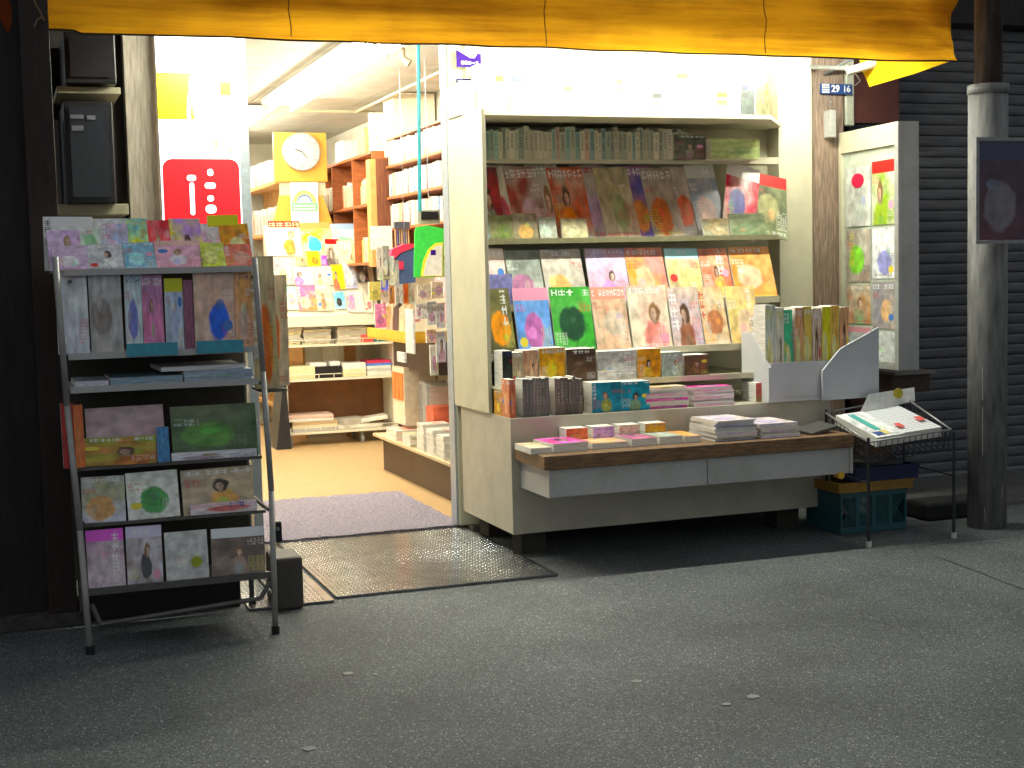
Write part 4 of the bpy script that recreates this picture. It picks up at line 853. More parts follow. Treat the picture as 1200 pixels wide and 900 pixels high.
# bottom row
GAIN = 1.4
B_ = [(104, 148, 620, 'magazine with magenta top and silver picture', C((.30,.22,.28), (.45,.38,.42), (.4,.34,.38), band=(.5,.12,.42))), (150, 192, 616, 'magazine with blurred black animal on grey', C((.42,.40,.45), (.22,.19,.18), (.05,.05,.05), band=(.42,.40,.5))),
      (196, 246, 622, 'plain white magazine with green yellow dot', C((.50,.50,.49), (.46,.46,.46), (.48,.48,.47), text=False)), (250, 312, 618, 'wide dark brown magazine under clear sleeve', C((.10,.08,.07), (.2,.16,.14), (.26,.2,.18), band=(.50,.52,.55)))]
for x0, x1, yt, d, c in B_: magazine(x0, x1, yt, 688, 5.868, c, d+' in the lowest row of the rack', 'lowest row of the rack', zb=.246, lean=.14, thick=.015)
p = at(231, 668, Y=5.862); MB().tube((p.x, 5.862, .33), (p.x, 5.872, .3312), .022, 18).build('round_sticker', mat('lime_print', (.45,.5,.04), .5), label='round lime sticker on the plain white magazine in the rack', cat='sticker')
G_ = [(97, 148, 558, 'pale blue notebook with orange corner', C((.42,.42,.48), (.28,.28,.2), (.42,.26,.14))), (151, 212, 552, 'white magazine with green leaf shapes', C((.55,.56,.52), (.5,.52,.48), (.08,.22,.09))), (216, 300, 548, 'wide magazine with food pictures', C((.42,.34,.25), (.28,.25,.2), (.5,.3,.14)))]
for x0, x1, yt, d, c in G_: magazine(x0, x1, yt, 614, 5.925, c, d+' in the second lowest row of the rack', 'second lowest row of the rack', zb=.516, lean=.2, thick=.014)
magazine(224, 302, 588, 614, 5.905, C((.5,.38,.4), (.52,.48,.5), (.4,.15,.14)), 'pink photo booklet in front of the food magazine', zb=.516, lean=.1, thick=.008)
H_ = [(97, 112, 476, 'narrow red book', C((.45,.02,.02), (.4,.03,.02), (.4,.03,.02), text=False)), (76, 95, 474, 'narrow dark red book', C((.3,.02,.02), (.25,.02,.02), (.3,.03,.02), text=False))]
magazine(92, 184, 512, 553, 5.975, C((.22,.28,.08), (.34,.16,.08), (.30,.12,.05)), 'landscape magazine with green and rust picture in the rack middle', zb=.741, lean=.12, thick=.012)
magazine(186, 200, 500, 553, 5.97, C((.05,.2,.42), (.05,.22,.45), (.05,.2,.4), text=False), 'slim bright blue booklet in the rack middle', zb=.741, lean=.12, thick=.012)
magazine(202, 302, 528, 553, 5.972, C((.48,.48,.56), (.5,.5,.55), (.3,.28,.3)), 'pale lilac brochure low in the rack middle', zb=.741, lean=.1, thick=.012)
magazine(104, 196, 476, 553, 5.995, C((.45,.30,.33), (.5,.36,.38), (.42,.3,.32), text=False), 'dusty pink large magazine behind the landscape one', zb=.741, lean=.22, thick=.012)
magazine(204, 304, 474, 553, 5.995, C((.05,.10,.05), (.12,.14,.09), (.10,.2,.07)), 'large dark green garden magazine in the rack', zb=.741, lean=.22, thick=.012)
magazine(75, 90, 472, 553, 5.975, C((.35,.02,.02), (.3,.02,.02), (.3,.02,.02), text=False), 'narrow dark red book at the end of the rack row', zb=.741, lean=.1, thick=.03, name='book', cat='book')
magazine(90, 101, 474, 553, 5.973, C((.72,.16,.03), (.6,.12,.03), (.7,.2,.05), text=False), 'narrow orange book next to the dark red one', zb=.741, lean=.1, thick=.03, name='book', cat='book')
# slabs lying on the shelf above
zz = 1.0705
def slab(x0, x1, h, Y, D, c, d, z=zz, rz=0):
    a = at(x0, 460, Y=Y); b_ = at(x1, 460, Y=Y); g = bx(-(b_.x-a.x)/2, (b_.x-a.x)/2, 0, D, 0, h, m=1); g.m[4] = 0; g.m[0] = 0
    o = g.build('magazine', [c, PAPER], label=d, cat='magazine'); o.location = ((a.x+b_.x)/2, Y, z); o.rotation_euler = (0, 0, rz)
slab(88, 128, .022, 5.965, .3, C((.5,.5,.56), (.52,.52,.56), (.5,.5,.55), text=False), 'pale grey magazine lying on the rack shelf')
slab(130, 215, .03, 5.962, .32, C((.20,.29,.36), (.24,.32,.38), (.2,.28,.34), text=False), 'slate blue thick magazine lying on the rack shelf')
slab(217, 296, .045, 5.962, .34, C((.22,.29,.38), (.3,.36,.44), (.25,.3,.36), text=False), 'steel blue thick magazine lying beside the slate one')
slab(190, 288, .018, 6.0, .34, C((.68,.68,.72), (.7,.7,.7), (.68,.62,.58), text=False), 'white folded newspaper on top of the steel blue magazine', z=1.116, rz=.03)
# tier with bags and booklets
T_ = [(68, 105, 318, 'tall white paper bag with pink lettering', C((.46,.48,.5), (.42,.44,.48), (.44,.46,.5), (.6,.25,.32))), (107, 145, 316, 'grey white paper bag with brown side', C((.4,.42,.44), (.34,.32,.3), (.22,.19,.17), text=False)), (148, 168, 318, 'slim pale blue magazine', C((.36,.42,.45), (.4,.44,.46), (.14,.15,.35))),
      (169, 193, 322, 'magazine with pink figure on plum', C((.28,.15,.25), (.5,.2,.32), (.62,.2,.35))), (195, 216, 326, 'magazine with yellow green head and blue grey body', C((.28,.32,.42), (.36,.4,.45), (.3,.34,.45), band=(.36,.36,.05))), (217, 228, 328, 'slim burgundy booklet', C((.2,.06,.12), (.24,.08,.14), (.2,.06,.1), text=False)),
      (229, 276, 320, 'peach magazine with round blue picture', C((.5,.34,.27), (.4,.34,.3), (.03,.09,.42))), (277, 298, 316, 'orange and grey magazine', C((.62,.28,.14), (.5,.3,.22), (.4,.3,.25)))]
for x0, x1, yt, d, c in T_: magazine(x0, x1, yt, 400, 6.0, c, d+' in the upper row of the rack', 'upper row of the rack', zb=1.206, lean=.12, thick=.02)
for x0, x1, d in ((148, 208, 'under the pink figure magazine'), (230, 285, 'under the peach magazine')):
    a = at(x0, 400, Y=5.94); b_ = at(x1, 400, Y=5.94); bx(a.x, b_.x, 5.938, 5.944, 1.188, 1.240).build('price_strip', mat('cyan_card', (.06,.33,.45), .5), label='cyan price strip on the rack shelf '+d, cat='price strip')
# crowded sloping top of the rack
TT = [(58, 92, 262, 'lavender comic'), (92, 122, 258, 'green and white booklet'), (122, 148, 262, 'pink and blue weekly'), (148, 172, 256, 'lime and teal comic'), (172, 204, 258, 'bright red weekly'), (204, 236, 256, 'yellow and violet comic'), (236, 262, 262, 'hot pink weekly'), (262, 292, 262, 'orange and red comic')]
TC = [((.42,.3,.45), (.5,.45,.5), (.45,.5,.3)), ((.4,.48,.4), (.5,.5,.5), (.25,.4,.25)), ((.5,.35,.38), (.28,.34,.55), (.5,.4,.5)), ((.38,.5,.2), (.2,.4,.4), (.6,.55,.15)), ((.6,.06,.07), (.5,.2,.2), (.6,.5,.4)), ((.62,.5,.12), (.4,.25,.5), (.7,.4,.2)), ((.65,.22,.35), (.6,.5,.5), (.65,.3,.4)), ((.68,.28,.08), (.6,.1,.05), (.7,.5,.3))]
for (x0, x1, yt, d), c in zip(TT, TC): magazine(x0, x1+5, yt, 306, 6.10+random.uniform(0, .02), C(*c), d+' on the sloping top of the rack', 'top of the rack, rear', zb=1.546, lean=.75, thick=.016)
TF = [(62, 104, 288, 'mauve booklet', (.42,.32,.44)), (104, 146, 286, 'silver grey booklet', (.42,.42,.44)), (147, 184, 284, 'blue and green booklet', (.16,.3,.4)), (184, 238, 282, 'pink and white booklet', (.62,.3,.38)), (236, 266, 284, 'yellow green booklet', (.45,.5,.12)), (266, 297, 286, 'scarlet booklet', (.6,.14,.1))]
for x0, x1, yt, d, c in TF: magazine(x0, x1, yt, 312, 6.03, C(c, tuple(q*.7+.1 for q in c), tuple(min(.8, q*1.3+.1) for q in c)), d+' lying at the front of the rack top', 'top of the rack, front', zb=1.546, lean=.9, thick=.014)
magazine(52, 110, 254, 306, 6.22, cover((.58,.60,.60), (.5,.5,.5), (.05,.3,.08), (.05,.05,.05), band=(.62,.62,.62), crisp=.15), 'white weekly with dark photo strip and red banner standing at the rack corner', zb=1.546, lean=.05, thick=.02)
magazine(111, 150, 256, 306, 6.24, cover((.58,.58,.58), (.5,.5,.5), (.5,.5,.52), (.05,.05,.05)), 'plain white weekly standing behind the rack corner', zb=1.546, lean=.05, thick=.02)
magazine(246, 282, 252, 306, 6.24, cover((.72,.50,.02), (.7,.45,.02), (.6,.5,.05), (.6,.03,.02), band=(.75,.52,.02)), 'yellow card with red print standing behind the rack top', zb=1.546, lean=.05, thick=.01, name='sale_card', cat='card')
GAIN = 1.0
# comics hanging on the doorway side of the rack
for i, (y0, z0, z1, c, d) in enumerate(((5.98, 1.019, 1.52, (.62,.52,.34), 'cream catalogue'), (6.16, 1.019, 1.45, (.66,.55,.4), 'tan catalogue'))):
    magazine(298+i*10, 326+i*12, 300+i*22, 410, 6.05+i*.12, C(c, tuple(q*.8 for q in c), (.7,.2,.08)), d+' hooked on the doorway side of the rack', None, zb=z0, lean=.02, thick=.03, name='catalogue', cat='catalogue')
bx(1.048, 1.16, 6.02, 6.26, 1.005, 1.017).build('side_tray', RKD, rk)
bx(.30, .985, 6.40, 6.72, .0, .30).build('dark_box', mat('light_blocker_black', (.012,.011,.010), .7), label='long black box added on the ground under the magazine rack to block light', cat='box', bevel=.01)  # added box that blocks light and keeps the ground under the rack dark
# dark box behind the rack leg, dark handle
bx(1.11, 1.24, 6.22, 6.45, .0, .24).build('dark_box', mat('dark_taupe_box', (.07,.06,.05), .6), label='small dark taupe box on the ground behind the rack leg', cat='box', bevel=.015)
kn = thing('rack_clamp', 'black clamp with silver pin on the rack side above the dark box', 'clamp', (1.06, 5.9, .42))
bx(1.045, 1.085, 5.86, 5.93, .38, .47).build('clamp_body', BLACK, kn, bevel=.008); MB().tube((1.065, 5.85, .44), (1.065, 5.94, .44), .008).build('pin', GREYM, kn)

# ------------------------------------------------------------------ dark cases, lit banner left of the door
for (yt, yb, lab) in ((36, 98, 'black wall display case with dark glass, upper of two'), (118, 238, 'black wall display case with small white print, lower of two')):
    a = at(74, yt, Y=7.3); c = at(137, yb, Y=7.3); t = thing('wall_case', lab, 'display case', ((a.x+c.x)/2, 7.4, c.z), 'two black cases beside the grey post')
    bx(a.x, c.x, 7.31, 7.83, c.z, a.z).build('case_body', mat('case_black', (.02,.021,.023), .4), t, bevel=.006)
    bx(a.x+.025, c.x-.025, 7.300, 7.308, c.z+.03, a.z-.03).build('glass', mat('dark_glass', (.03,.033,.04), .15), t)
    if yt > 100:
        g = MB()
        for q in ((82, 134, 98, 139), (102, 135, 112, 140), (84, 147, 98, 153)):
            u = at(q[0], q[1], Y=7.29); w = at(q[2], q[3], Y=7.29); g.box(u.x, w.x, 7.295, 7.299, w.z, u.z)
        g.build('small_print', mat('grey_print', (.25,.25,.28), .5), t)
a = at(66, 100, Y=7.38); c = at(141, 113, Y=7.38); bx(a.x, c.x, 7.35, 7.83, c.z+.008, a.z-.008).build('wall_shelf', mat('cream_shelf', (.42,.38,.25), .6), label='cream shelf between the two black cases', cat='shelf', bevel=.003)
a = at(66, 240, Y=7.4); c = at(150, 252, Y=7.4); bx(a.x, c.x, 7.35, 7.83, c.z, a.z).build('wall_shelf', MATS['cream_shelf'], label='cream shelf under the lower black case', cat='shelf', bevel=.003)
a = at(60, 110, Y=7.4); bx(a.x, a.x+.03, 7.40, 7.5, 1.85, 2.3).build('pale_pipe', mat('dull_pipe', (.2,.2,.2), .6), label='thin pale pipe running beside the black cases', cat='pipe', bevel=.006)
def banner():
    m, N, L, b = nt('lit_banner_print'); b.inputs['Roughness'].default_value = .4
    uv = N.new('ShaderNodeUVMap'); sp = N.new('ShaderNodeSeparateXYZ'); L.new(uv.outputs[0], sp.inputs[0])
    def M_(op, a, c):
        n = N.new('ShaderNodeMath'); n.operation = op
        for i, v in enumerate((a, c)):
            if isinstance(v, (int, float)): n.inputs[i].default_value = v
            else: L.new(v, n.inputs[i])
        return n.outputs[0]
    def nz(s, off):
        mp = N.new('ShaderNodeMapping'); mp.inputs['Location'].default_value = (off, off, 0); L.new(uv.outputs[0], mp.inputs[0]); n = N.new('ShaderNodeTexNoise'); n.inputs['Scale'].default_value = s; n.inputs['Detail'].default_value = 2; L.new(mp.outputs[0], n.inputs['Vector']); return n.outputs['Fac']
    def band(lo, hi, x0=-1, x1=2):
        return M_('MULTIPLY', M_('MULTIPLY', M_('GREATER_THAN', sp.outputs[1], lo), M_('LESS_THAN', sp.outputs[1], hi)), M_('MULTIPLY', M_('GREATER_THAN', sp.outputs[0], x0), M_('LESS_THAN', sp.outputs[0], x1)))
    def mix(f, a, c):
        n = N.new('ShaderNodeMixRGB'); L.new(f, n.inputs[0])
        if isinstance(a, tuple): n.inputs[1].default_value = (*a, 1)
        else: L.new(a, n.inputs[1])
        n.inputs[2].default_value = (*c, 1); return n.outputs[0]
    mr = N.new('ShaderNodeMapRange'); mr.interpolation_type = 'SMOOTHSTEP'; mr.inputs[1].default_value = .18; mr.inputs[2].default_value = .30
    L.new(M_('ADD', M_('MULTIPLY', nz(2.2, 3), .55), M_('MULTIPLY', M_('ABSOLUTE', M_('SUBTRACT', sp.outputs[0], .62), 0), .35)), mr.inputs[0])
    m2 = N.new('ShaderNodeMapRange'); m2.interpolation_type = 'SMOOTHSTEP'; m2.inputs[1].default_value = .36; m2.inputs[2].default_value = .44
    L.new(M_('ADD', M_('MULTIPLY', nz(2.2, 3), .35), M_('MULTIPLY', M_('ABSOLUTE', M_('SUBTRACT', sp.outputs[0], .66), 0), .4)), m2.inputs[0])
    m2.inputs[1].default_value = .50; m2.inputs[2].default_value = .60; L.new(M_('ADD', M_('MULTIPLY', nz(5, 3), .5), M_('SUBTRACT', .72, sp.outputs[0])), m2.inputs[0])
    blob = band(.775, .815, .78, .92)
    out = mix(M_('MAXIMUM', M_('MULTIPLY', band(.70, .84), m2.outputs[0]), blob), (.8, .8, .78), (.8, .66, .0))
    out = mix(M_('MULTIPLY', band(.60, .64, .6, .9), M_('GREATER_THAN', nz(9, 1), .45)), out, (.75, .3, .15))
    L.new(out, b.inputs['Base Color']); L.new(out, b.inputs['Emission Color']); b.inputs['Emission Strength'].default_value = SIGN_LAMP; return m
bn = thing('lit_banner', 'bright white and yellow lit banner with red lower block by the door', 'sign', (1.07, 7.6, 1.2))
a = at(181, 38, Y=7.66); c = at(284, 254, Y=7.66)
MB().box(a.x, c.x, 7.66, 7.72, 1.12, 2.86, m=1, front=0).build('light_panel', [banner(), FIX], bn)
r1 = at(190, 186, Y=7.65); r2 = at(283, 262, Y=7.65); REDL = emis('lit_red_print', (.8, .004, .015), .75); REDL.node_tree.nodes['Principled BSDF'].inputs['Base Color'].default_value = (.4, .002, .006, 1)
g = MB(); cw = (r2.x-r1.x); 
def rrect(x0, x1, z0, z1, r, n=5):
    pts = []
    for cx, cz, t0 in ((x1-r, z1-r, 0), (x0+r, z1-r, 90), (x0+r, z0+r, 180), (x1-r, z0+r, 270)):
        for k in range(n+1): t = R(t0+90*k/n); pts.append((cx+r*math.cos(t), cz+r*math.sin(t)))
    return pts
g.prism(rrect(r1.x, r2.x, 1.66, r1.z, .05), 'Y', 7.652, 7.659); g.build('red_block', REDL, bn)
g = MB(); WL = emis('lit_white_print', (1, .9, .9), 1.4)
for q in ((219, 205, 230, 212, 6), (222, 214, 229, 252, 5), (243, 198, 250, 206, 4), (240, 214, 253, 221, 4), (243, 229, 251, 236, 4), (241, 240, 254, 250, 4)):
    u = at(q[0], q[1], Y=7.645); w = at(q[2], q[3], Y=7.645); g.prism(rrect(u.x, w.x, w.z, u.z, min(abs(w.x-u.x), abs(u.z-w.z))*.45), 'Y', 7.647, 7.6515)
g.build('white_marks', WL, bn)
bx(c.x+.004, c.x+.055, 7.68, 7.80, .03, 2.86).build('door_frame', mat('blue_grey_frame', (.30,.33,.35), .45, .3), label='grey blue upright frame of the sliding door beside the lit banner', cat='door frame', bevel=.003)
# stickers on the door jamb
g1 = thing('purple_sticker', 'purple and white sticker reading 図書カード high on the door jamb', 'sticker', (2.6, 7.7, 2.7))
PUR = mat('purple_print', (.035,.008,.16), .7, spec=.1); PBL = mat('dark_blue_print', (.006,.01,.10), .7, spec=.1)
a = at(535, 58, Y=7.66); c = at(564, 79, Y=7.66); bx(2.56, 2.74, 7.668, 7.80, 2.52, 2.86).build('mounting_board', CREAM, g1)
bx(a.x, c.x, 7.660, 7.667, c.z, a.z).build('sticker_sheet', PUR, g1)
w_ = c.x-a.x; g = MB(); g.prism([(a.x+.012*w_, a.z-.001), (a.x+w_*.02, a.z-.003), (a.x+w_*.55, a.z-.045), (a.x+w_*.72, a.z-.045), (a.x+w_*.8, a.z-.03), (a.x+w_*.8, a.z-.02), (a.x+w_*.97, a.z-.02), (a.x+w_*.97, a.z-.001)], 'Y', 7.656, 7.6595)
g.build('cream_swoosh', mat('cream_print', (.75,.7,.5), .5), g1)
lettering('図書カード', .021, ((a.x+c.x)/2+.004, 7.6585, c.z+.022), (R(90), 0, 0), WPR, g1, bold=.0006)
g2 = thing('blue_sticker', 'dark blue sticker with white symbols below the purple sticker', 'sticker', (2.6, 7.7, 2.55))
a = at(535, 92, Y=7.66); c = at(554, 118, Y=7.66); bx(a.x, c.x, 7.661, 7.667, max(c.z, 2.525), a.z).build('sticker_sheet', PBL, g2)
g = MB()
for k in range(5): g.box(a.x+.008+k*.017, a.x+.020+k*.017, 7.6575, 7.6605, a.z-.022, a.z-.009)
for k in range(2): g.box(a.x+.03+k*.017, a.x+.042+k*.017, 7.6575, 7.6605, a.z-.045, a.z-.03)
g.build('white_symbols', WPR, g2)
# blue crank pole hanging in the doorway
MB().tube(at(490, 52, Y=8.0), at(492, 248, Y=8.0), .011, 10).build('awning_pole', mat('turquoise_pole', (.03,.36,.42), .4), label='turquoise pole hanging upright inside the doorway', cat='pole', loc=(2.33, 8.0, 2.0))
MB().path([at(489, 53, Y=8.0)+Vector((0, 0, 0)), at(489, 53, Y=8.0)+Vector((0, 0, .12))], .004, 6).build('hook_wire', GREYM, label='thin wire hook holding the turquoise pole', cat='hook')

# ------------------------------------------------------------------ inside the shop
# -- magazine stand on a cart at the back
ct = thing('book_cart', 'white wheeled book cart with full shelves at the back of the shop', 'cart', (2.8, 12.3, 0))
CW = mat('ivory_cart', (.72,.68,.55), .5, nscale=10, var=.05)
cx0, cx1, cy0, cy1 = 2.34, 3.30, 12.12, 12.55
for z in (.135, .60, .90): 
    t = bx(cx0, cx1, cy0, cy1, z-.02, z).build('shelf', CW, ct)
    g = MB()
    for k in range(8): g.tube((cx0+.01+(cx1-cx0-.02)*k/7, cy0+.01, z), (cx0+.01+(cx1-cx0-.02)*k/7, cy0+.01, z+.035), .004, 5)
    g.tube((cx0+.01, cy0+.01, z+.037), (cx1-.01, cy0+.01, z+.037), .004, 6); g.build('wire_rail', CW, t)
bx(cx0-.02, cx0-.001, cy0, cy1, .08, 1.13).build('side_panel', CW, ct); bx(cx1+.001, cx1+.02, cy0, cy1, .08, 1.13).build('side_panel', CW, ct)
bx(cx0, cx1, cy1-.012, cy1, .14, .575).build('back_panel', mat('brown_hardboard', (.20,.085,.03), .6, nscale=8, var=.2), ct)
for x in (cx0+.02, cx1-.30):
    o = MB().tube((x-.012, cy0+.06, .043), (x+.012, cy0+.06, .043), .042, 14).build('caster', mat('grey_caster', (.2,.2,.2), .5), ct); MB().tube((x, cy0+.06, .05), (x, cy0+.06, .115), .010).build('caster_stem', GREYM, o)
    MB().tube((x-.012, cy1-.06, .043), (x+.012, cy1-.06, .043), .042, 14).build('caster', MATS['grey_caster'], ct)
bx(cx0-.02, cx1+.04, cy0-.06, cy1, 1.115, 1.14).build('top_board', CW, ct, bevel=.004)
bx(cx0-.02, cx1+.04, cy0-.075, cy0-.061, 1.06, 1.15).build('front_lip', CW, ct)
# sloped rack behind lip
sr = thing('sloped_stand', 'ivory sloping stand for children magazines on top of the cart', 'stand', (2.8, 12.4, 1.141))
g = MB(); g.prism([(12.14, 1.142), (12.54, 1.142), (12.54, 1.95), (12.50, 1.95)], 'X', 2.25, 3.18); g.build('sloped_board', CW, sr)
K = lambda *a, **k: cover(*a, **{**dict(crisp=.18), **k})
def sy(z): return 12.14+.36*(z-1.142)/.808-.016
def smag(x0, x1, yt, yb, cov, d, **k):
    Y = 12.3
    for _ in range(5): z = at(x0, yb, Y=Y).z; Y = sy(z)-k.get('off', 0)
    k.pop('off', None); return magazine(x0, x1, yt, yb, Y, cov, d, None, zb=z, lean=.4455, thick=.006, **k)
big = [(318, 355, 259, 300, 'white magazine with red head and gold lettering on the sloping stand', K((.85,.80,.62), (.82,.78,.6), (.80,.3,.12), (.9,.75,.4), band=(.75,.04,.03))),
       (356, 391, 261, 300, 'pale magazine with orange heading on the sloping stand', K((.82,.78,.55), (.78,.6,.1), (.1,.35,.5), (.9,.85,.8), band=(.75,.3,.16))),
       (392, 428, 262, 300, 'pale blue magazine with slate heading on the sloping stand', K((.72,.80,.82), (.8,.75,.5), (.3,.5,.35), (.9,.9,.9), band=(.3,.38,.48)))]
for x0, x1, yt, yb, d, c in big: 
    o = smag(x0, x1, yt, yb, c, d)
mid = [(325, 347, 302, 334, 'mauve magazine with a golden haired face', K((.45,.3,.33), (.5,.42,.4), (.8,.65,.35))), (347, 361, 299, 312, 'small olive green booklet', K((.4,.4,.2), (.5,.5,.3), (.3,.3,.2))), (361, 376, 294, 312, 'yellow booklet with brown print', K((.82,.6,.03), (.8,.62,.05), (.5,.2,.05))),
       (377, 384, 299, 311, 'tiny violet booklet', K((.2,.05,.3), (.3,.1,.4), (.5,.3,.5))), (384, 400, 280, 312, 'black and white comic with red corner', K((.75,.72,.62), (.05,.04,.04), (.1,.08,.08), band=(.55,.03,.05))), (401, 428, 288, 318, 'pale green zoo magazine', K((.72,.72,.5), (.6,.65,.4), (.5,.45,.25))),
       (345, 368, 313, 334, 'white magazine with violet bird', K((.8,.78,.68), (.82,.8,.7), (.4,.2,.4))), (369, 391, 312, 334, 'cream magazine with pink circle drawing', K((.8,.7,.52), (.75,.65,.5), (.75,.4,.35))), (392, 405, 310, 339, 'bright yellow magazine with orange foot', K((.85,.6,.03), (.8,.5,.05), (.4,.15,.1))),
       (406, 419, 310, 338, 'grey blue magazine with white figure', K((.35,.36,.48), (.5,.5,.5), (.75,.7,.65))), (420, 433, 311, 331, 'black magazine with small white dots', K((.04,.04,.04), (.15,.14,.14), (.4,.38,.35))),
       (411, 430, 295, 311, 'turquoise card in front of the zoo magazine', K((.10,.62,.48), (.1,.6,.45), (.3,.6,.5), text=False)),
       (332, 350, 336, 363, 'magazine with mint top and tiny bird', K((.78,.75,.6), (.8,.78,.65), (.4,.4,.35), band=(.3,.65,.45))), (351, 372, 334, 364, 'pink and orange food magazine', K((.75,.2,.35), (.8,.3,.15), (.85,.5,.4))), (373, 391, 334, 364, 'beige magazine with dark square', K((.7,.62,.45), (.6,.55,.42), (.2,.15,.1))),
       (393, 406, 342, 362, 'book with man in black suit on blue sky', K((.15,.5,.75), (.4,.68,.8), (.02,.02,.02), text=False)), (408, 418, 342, 366, 'violet flower booklet', K((.45,.2,.42), (.7,.55,.5), (.6,.3,.4))), (418, 428, 341, 366, 'cream booklet with large figure six', K((.8,.75,.62), (.78,.72,.6), (.8,.74,.6), text=False)), (429, 438, 345, 366, 'slim white booklet at the end of the stand', K((.75,.7,.58), (.7,.62,.5), (.5,.2,.2)))]
for x0, x1, yt, yb, d, c in mid: 
    o = smag(x0, x1, yt, yb, c, d+' on the sloping stand', off=.010)
    o.name = 'magazine'
tg = thing('title_card', 'pale card reading TIGER across the zoo magazine on the stand', 'card', tuple(at(412, 286, Y=12.38)))
p = at(411, 287, Y=12.36); zz_ = p.z; yy = sy(zz_)-.03; bx(p.x-.125, p.x+.125, yy, yy+.006, zz_-.055, zz_+.04).build('card', mat('pale_green_card', (.66,.70,.52), .6), tg)
lettering('TIGER', .085, (p.x, yy-.002, zz_-.01), (R(90), 0, 0), mat('white_letter', (.9,.9,.85), .5), tg, bold=.002)
# clock on the orange board (end of the middle bookcase)
cl = thing('end_board', 'orange yellow board holding the clock at the end of the bookcase', 'board', (2.6, 12.7, 2.5))
OR = mat('orange_board', (.72,.36,.05), .5, nscale=3, var=.08)
a = at(320, 155, Y=12.62); c = at(384, 213, Y=12.62); bx(a.x, c.x, 12.62, 12.66, c.z, a.z).build('square_panel', OR, cl, bevel=.004)
g = MB(); P_ = [at(x, y, Y=12.64) for x, y in ((328, 229), (378, 229), (391, 265), (320, 265))]; g.prism([(q.x, q.z) for q in P_[::-1]], 'Y', 12.64, 12.67); g.build('flared_panel', OR, cl)
a2 = at(328, 213.5, Y=12.64); c2 = at(382, 229, Y=12.64); bx(a2.x, c2.x, 12.65, 12.68, c2.z, a2.z).build('cream_strip', CREAM, cl)
ck = thing('wall_clock', 'large round white clock on the orange yellow board', 'clock', tuple(at(353, 178, Y=12.6)))
p = at(353, 178, Y=12.6); r_ = (at(375, 178, Y=12.6).x-at(331, 178, Y=12.6).x)/2
MB().tube((p.x, 12.575, p.z), (p.x, 12.619, p.z), r_, 40).build('clock_case', mat('clock_rim', (.34,.32,.27), .5), ck); MB().tube((p.x, 12.571, p.z), (p.x, 12.5745, p.z), r_*.93, 40).build('dial', mat('clock_dial', (.48,.48,.47), .6), ck)
GH = mat('grey_hand', (.02,.02,.02), .5); MB().tube((p.x, 12.566, p.z), (p.x-.06, 12.566, p.z+.02), .004, 5).build('hour_hand', GH, ck); MB().tube((p.x, 12.568, p.z), (p.x+.05, 12.568, p.z-.06), .003, 5).build('minute_hand', GH, ck)
g = MB()
for k in range(12): t = k*math.pi/6; g.tube((p.x+r_*.78*math.sin(t), 12.569, p.z+r_*.78*math.cos(t)), (p.x+r_*.86*math.sin(t), 12.569, p.z+r_*.86*math.cos(t)), .003, 4)
g.build('hour_marks', GH, ck)
rbw = thing('rainbow_poster', 'white poster with rainbow arch and green title below the clock', 'poster', tuple(at(357, 262, Y=12.6)))
a = at(340, 213.8, Y=12.6); c = at(374, 262, Y=12.6); bx(a.x, c.x, 12.605, 12.612, c.z, a.z).build('sheet', mat('poster_white', (.85,.85,.82), .5), rbw)
q = at(357, 237, Y=12.6)
for rr_, m in ((.098, mat('lime_arc', (.6,.75,.1), .5)), (.080, mat('yellow_arc', (.8,.65,.1), .5)), (.062, mat('blue_arc', (.1,.25,.6), .5))):
    MB().path([Vector((q.x+rr_*math.cos(R(t)), 12.603, q.z+rr_*math.sin(R(t)))) for t in range(0, 181, 12)], .007, 5).build('rainbow_arc', m, rbw)
a = at(342, 238, Y=12.6); c = at(372, 247, Y=12.6); bx(a.x, c.x, 12.600, 12.6045, c.z, a.z).build('green_title', mat('green_print', (.15,.55,.22), .5), rbw)
g = MB()
for k in range(11):
    for j in range(2): g.box(a.x+.012+k*.019, a.x+.026+k*.019, 12.597, 12.5995, c.z+.008+j*.028, c.z+.026+j*.028)
g.build('white_glyphs', WPR, rbw)
# middle bookcase running back behind the clock
ib = thing('middle_bookcase', 'bookcase with paperbacks running back behind the clock', 'bookcase', (2.6, 13.6, 0))
WS = mat('honey_shelf', (.55,.3,.1), .5, nscale=8, var=.2)
for z in (.3, .7, 1.1, 1.5, 1.9, 2.36): bx(2.40, 2.62, 12.70, 14.4, z-.03, z).build('shelf', WS, ib)
bx(2.60, 2.62, 12.70, 14.4, 0, 2.328).build('back_panel', WS, ib); bx(2.40, 2.62, 14.402, 14.43, 0, 2.36).build('side_panel', mat('blue_grey_end', (.4,.45,.45), .5), ib)
PALE = [(.46,.44,.36), (.42,.34,.22), (.48,.48,.45), (.35,.26,.14), (.2,.27,.34), (.36,.1,.05), (.45,.34,.08)]; MIXC = [(.7,.35,.25), (.5,.2,.3), (.75,.6,.3), (.35,.3,.45), (.7,.5,.45), (.3,.4,.3), (.65,.25,.2), (.75,.7,.6)]
books((2.41, 12.72, 2.361), 'Y', 1.3, .15, .22, .13, PALE, 'paperback standing on top of the middle bookcase', 'paperbacks atop the middle bookcase', .02, .04)
for z in (1.901,): books((2.41, 12.72, z), 'Y', 1.3, .16, .24, .13, MIXC, 'comic in the middle bookcase, '+('upper' if z > 1.8 else 'lower')+' shelf', 'comics in the middle bookcase %s' % ('upper shelf' if z > 1.8 else 'lower shelf'), .02, .04)
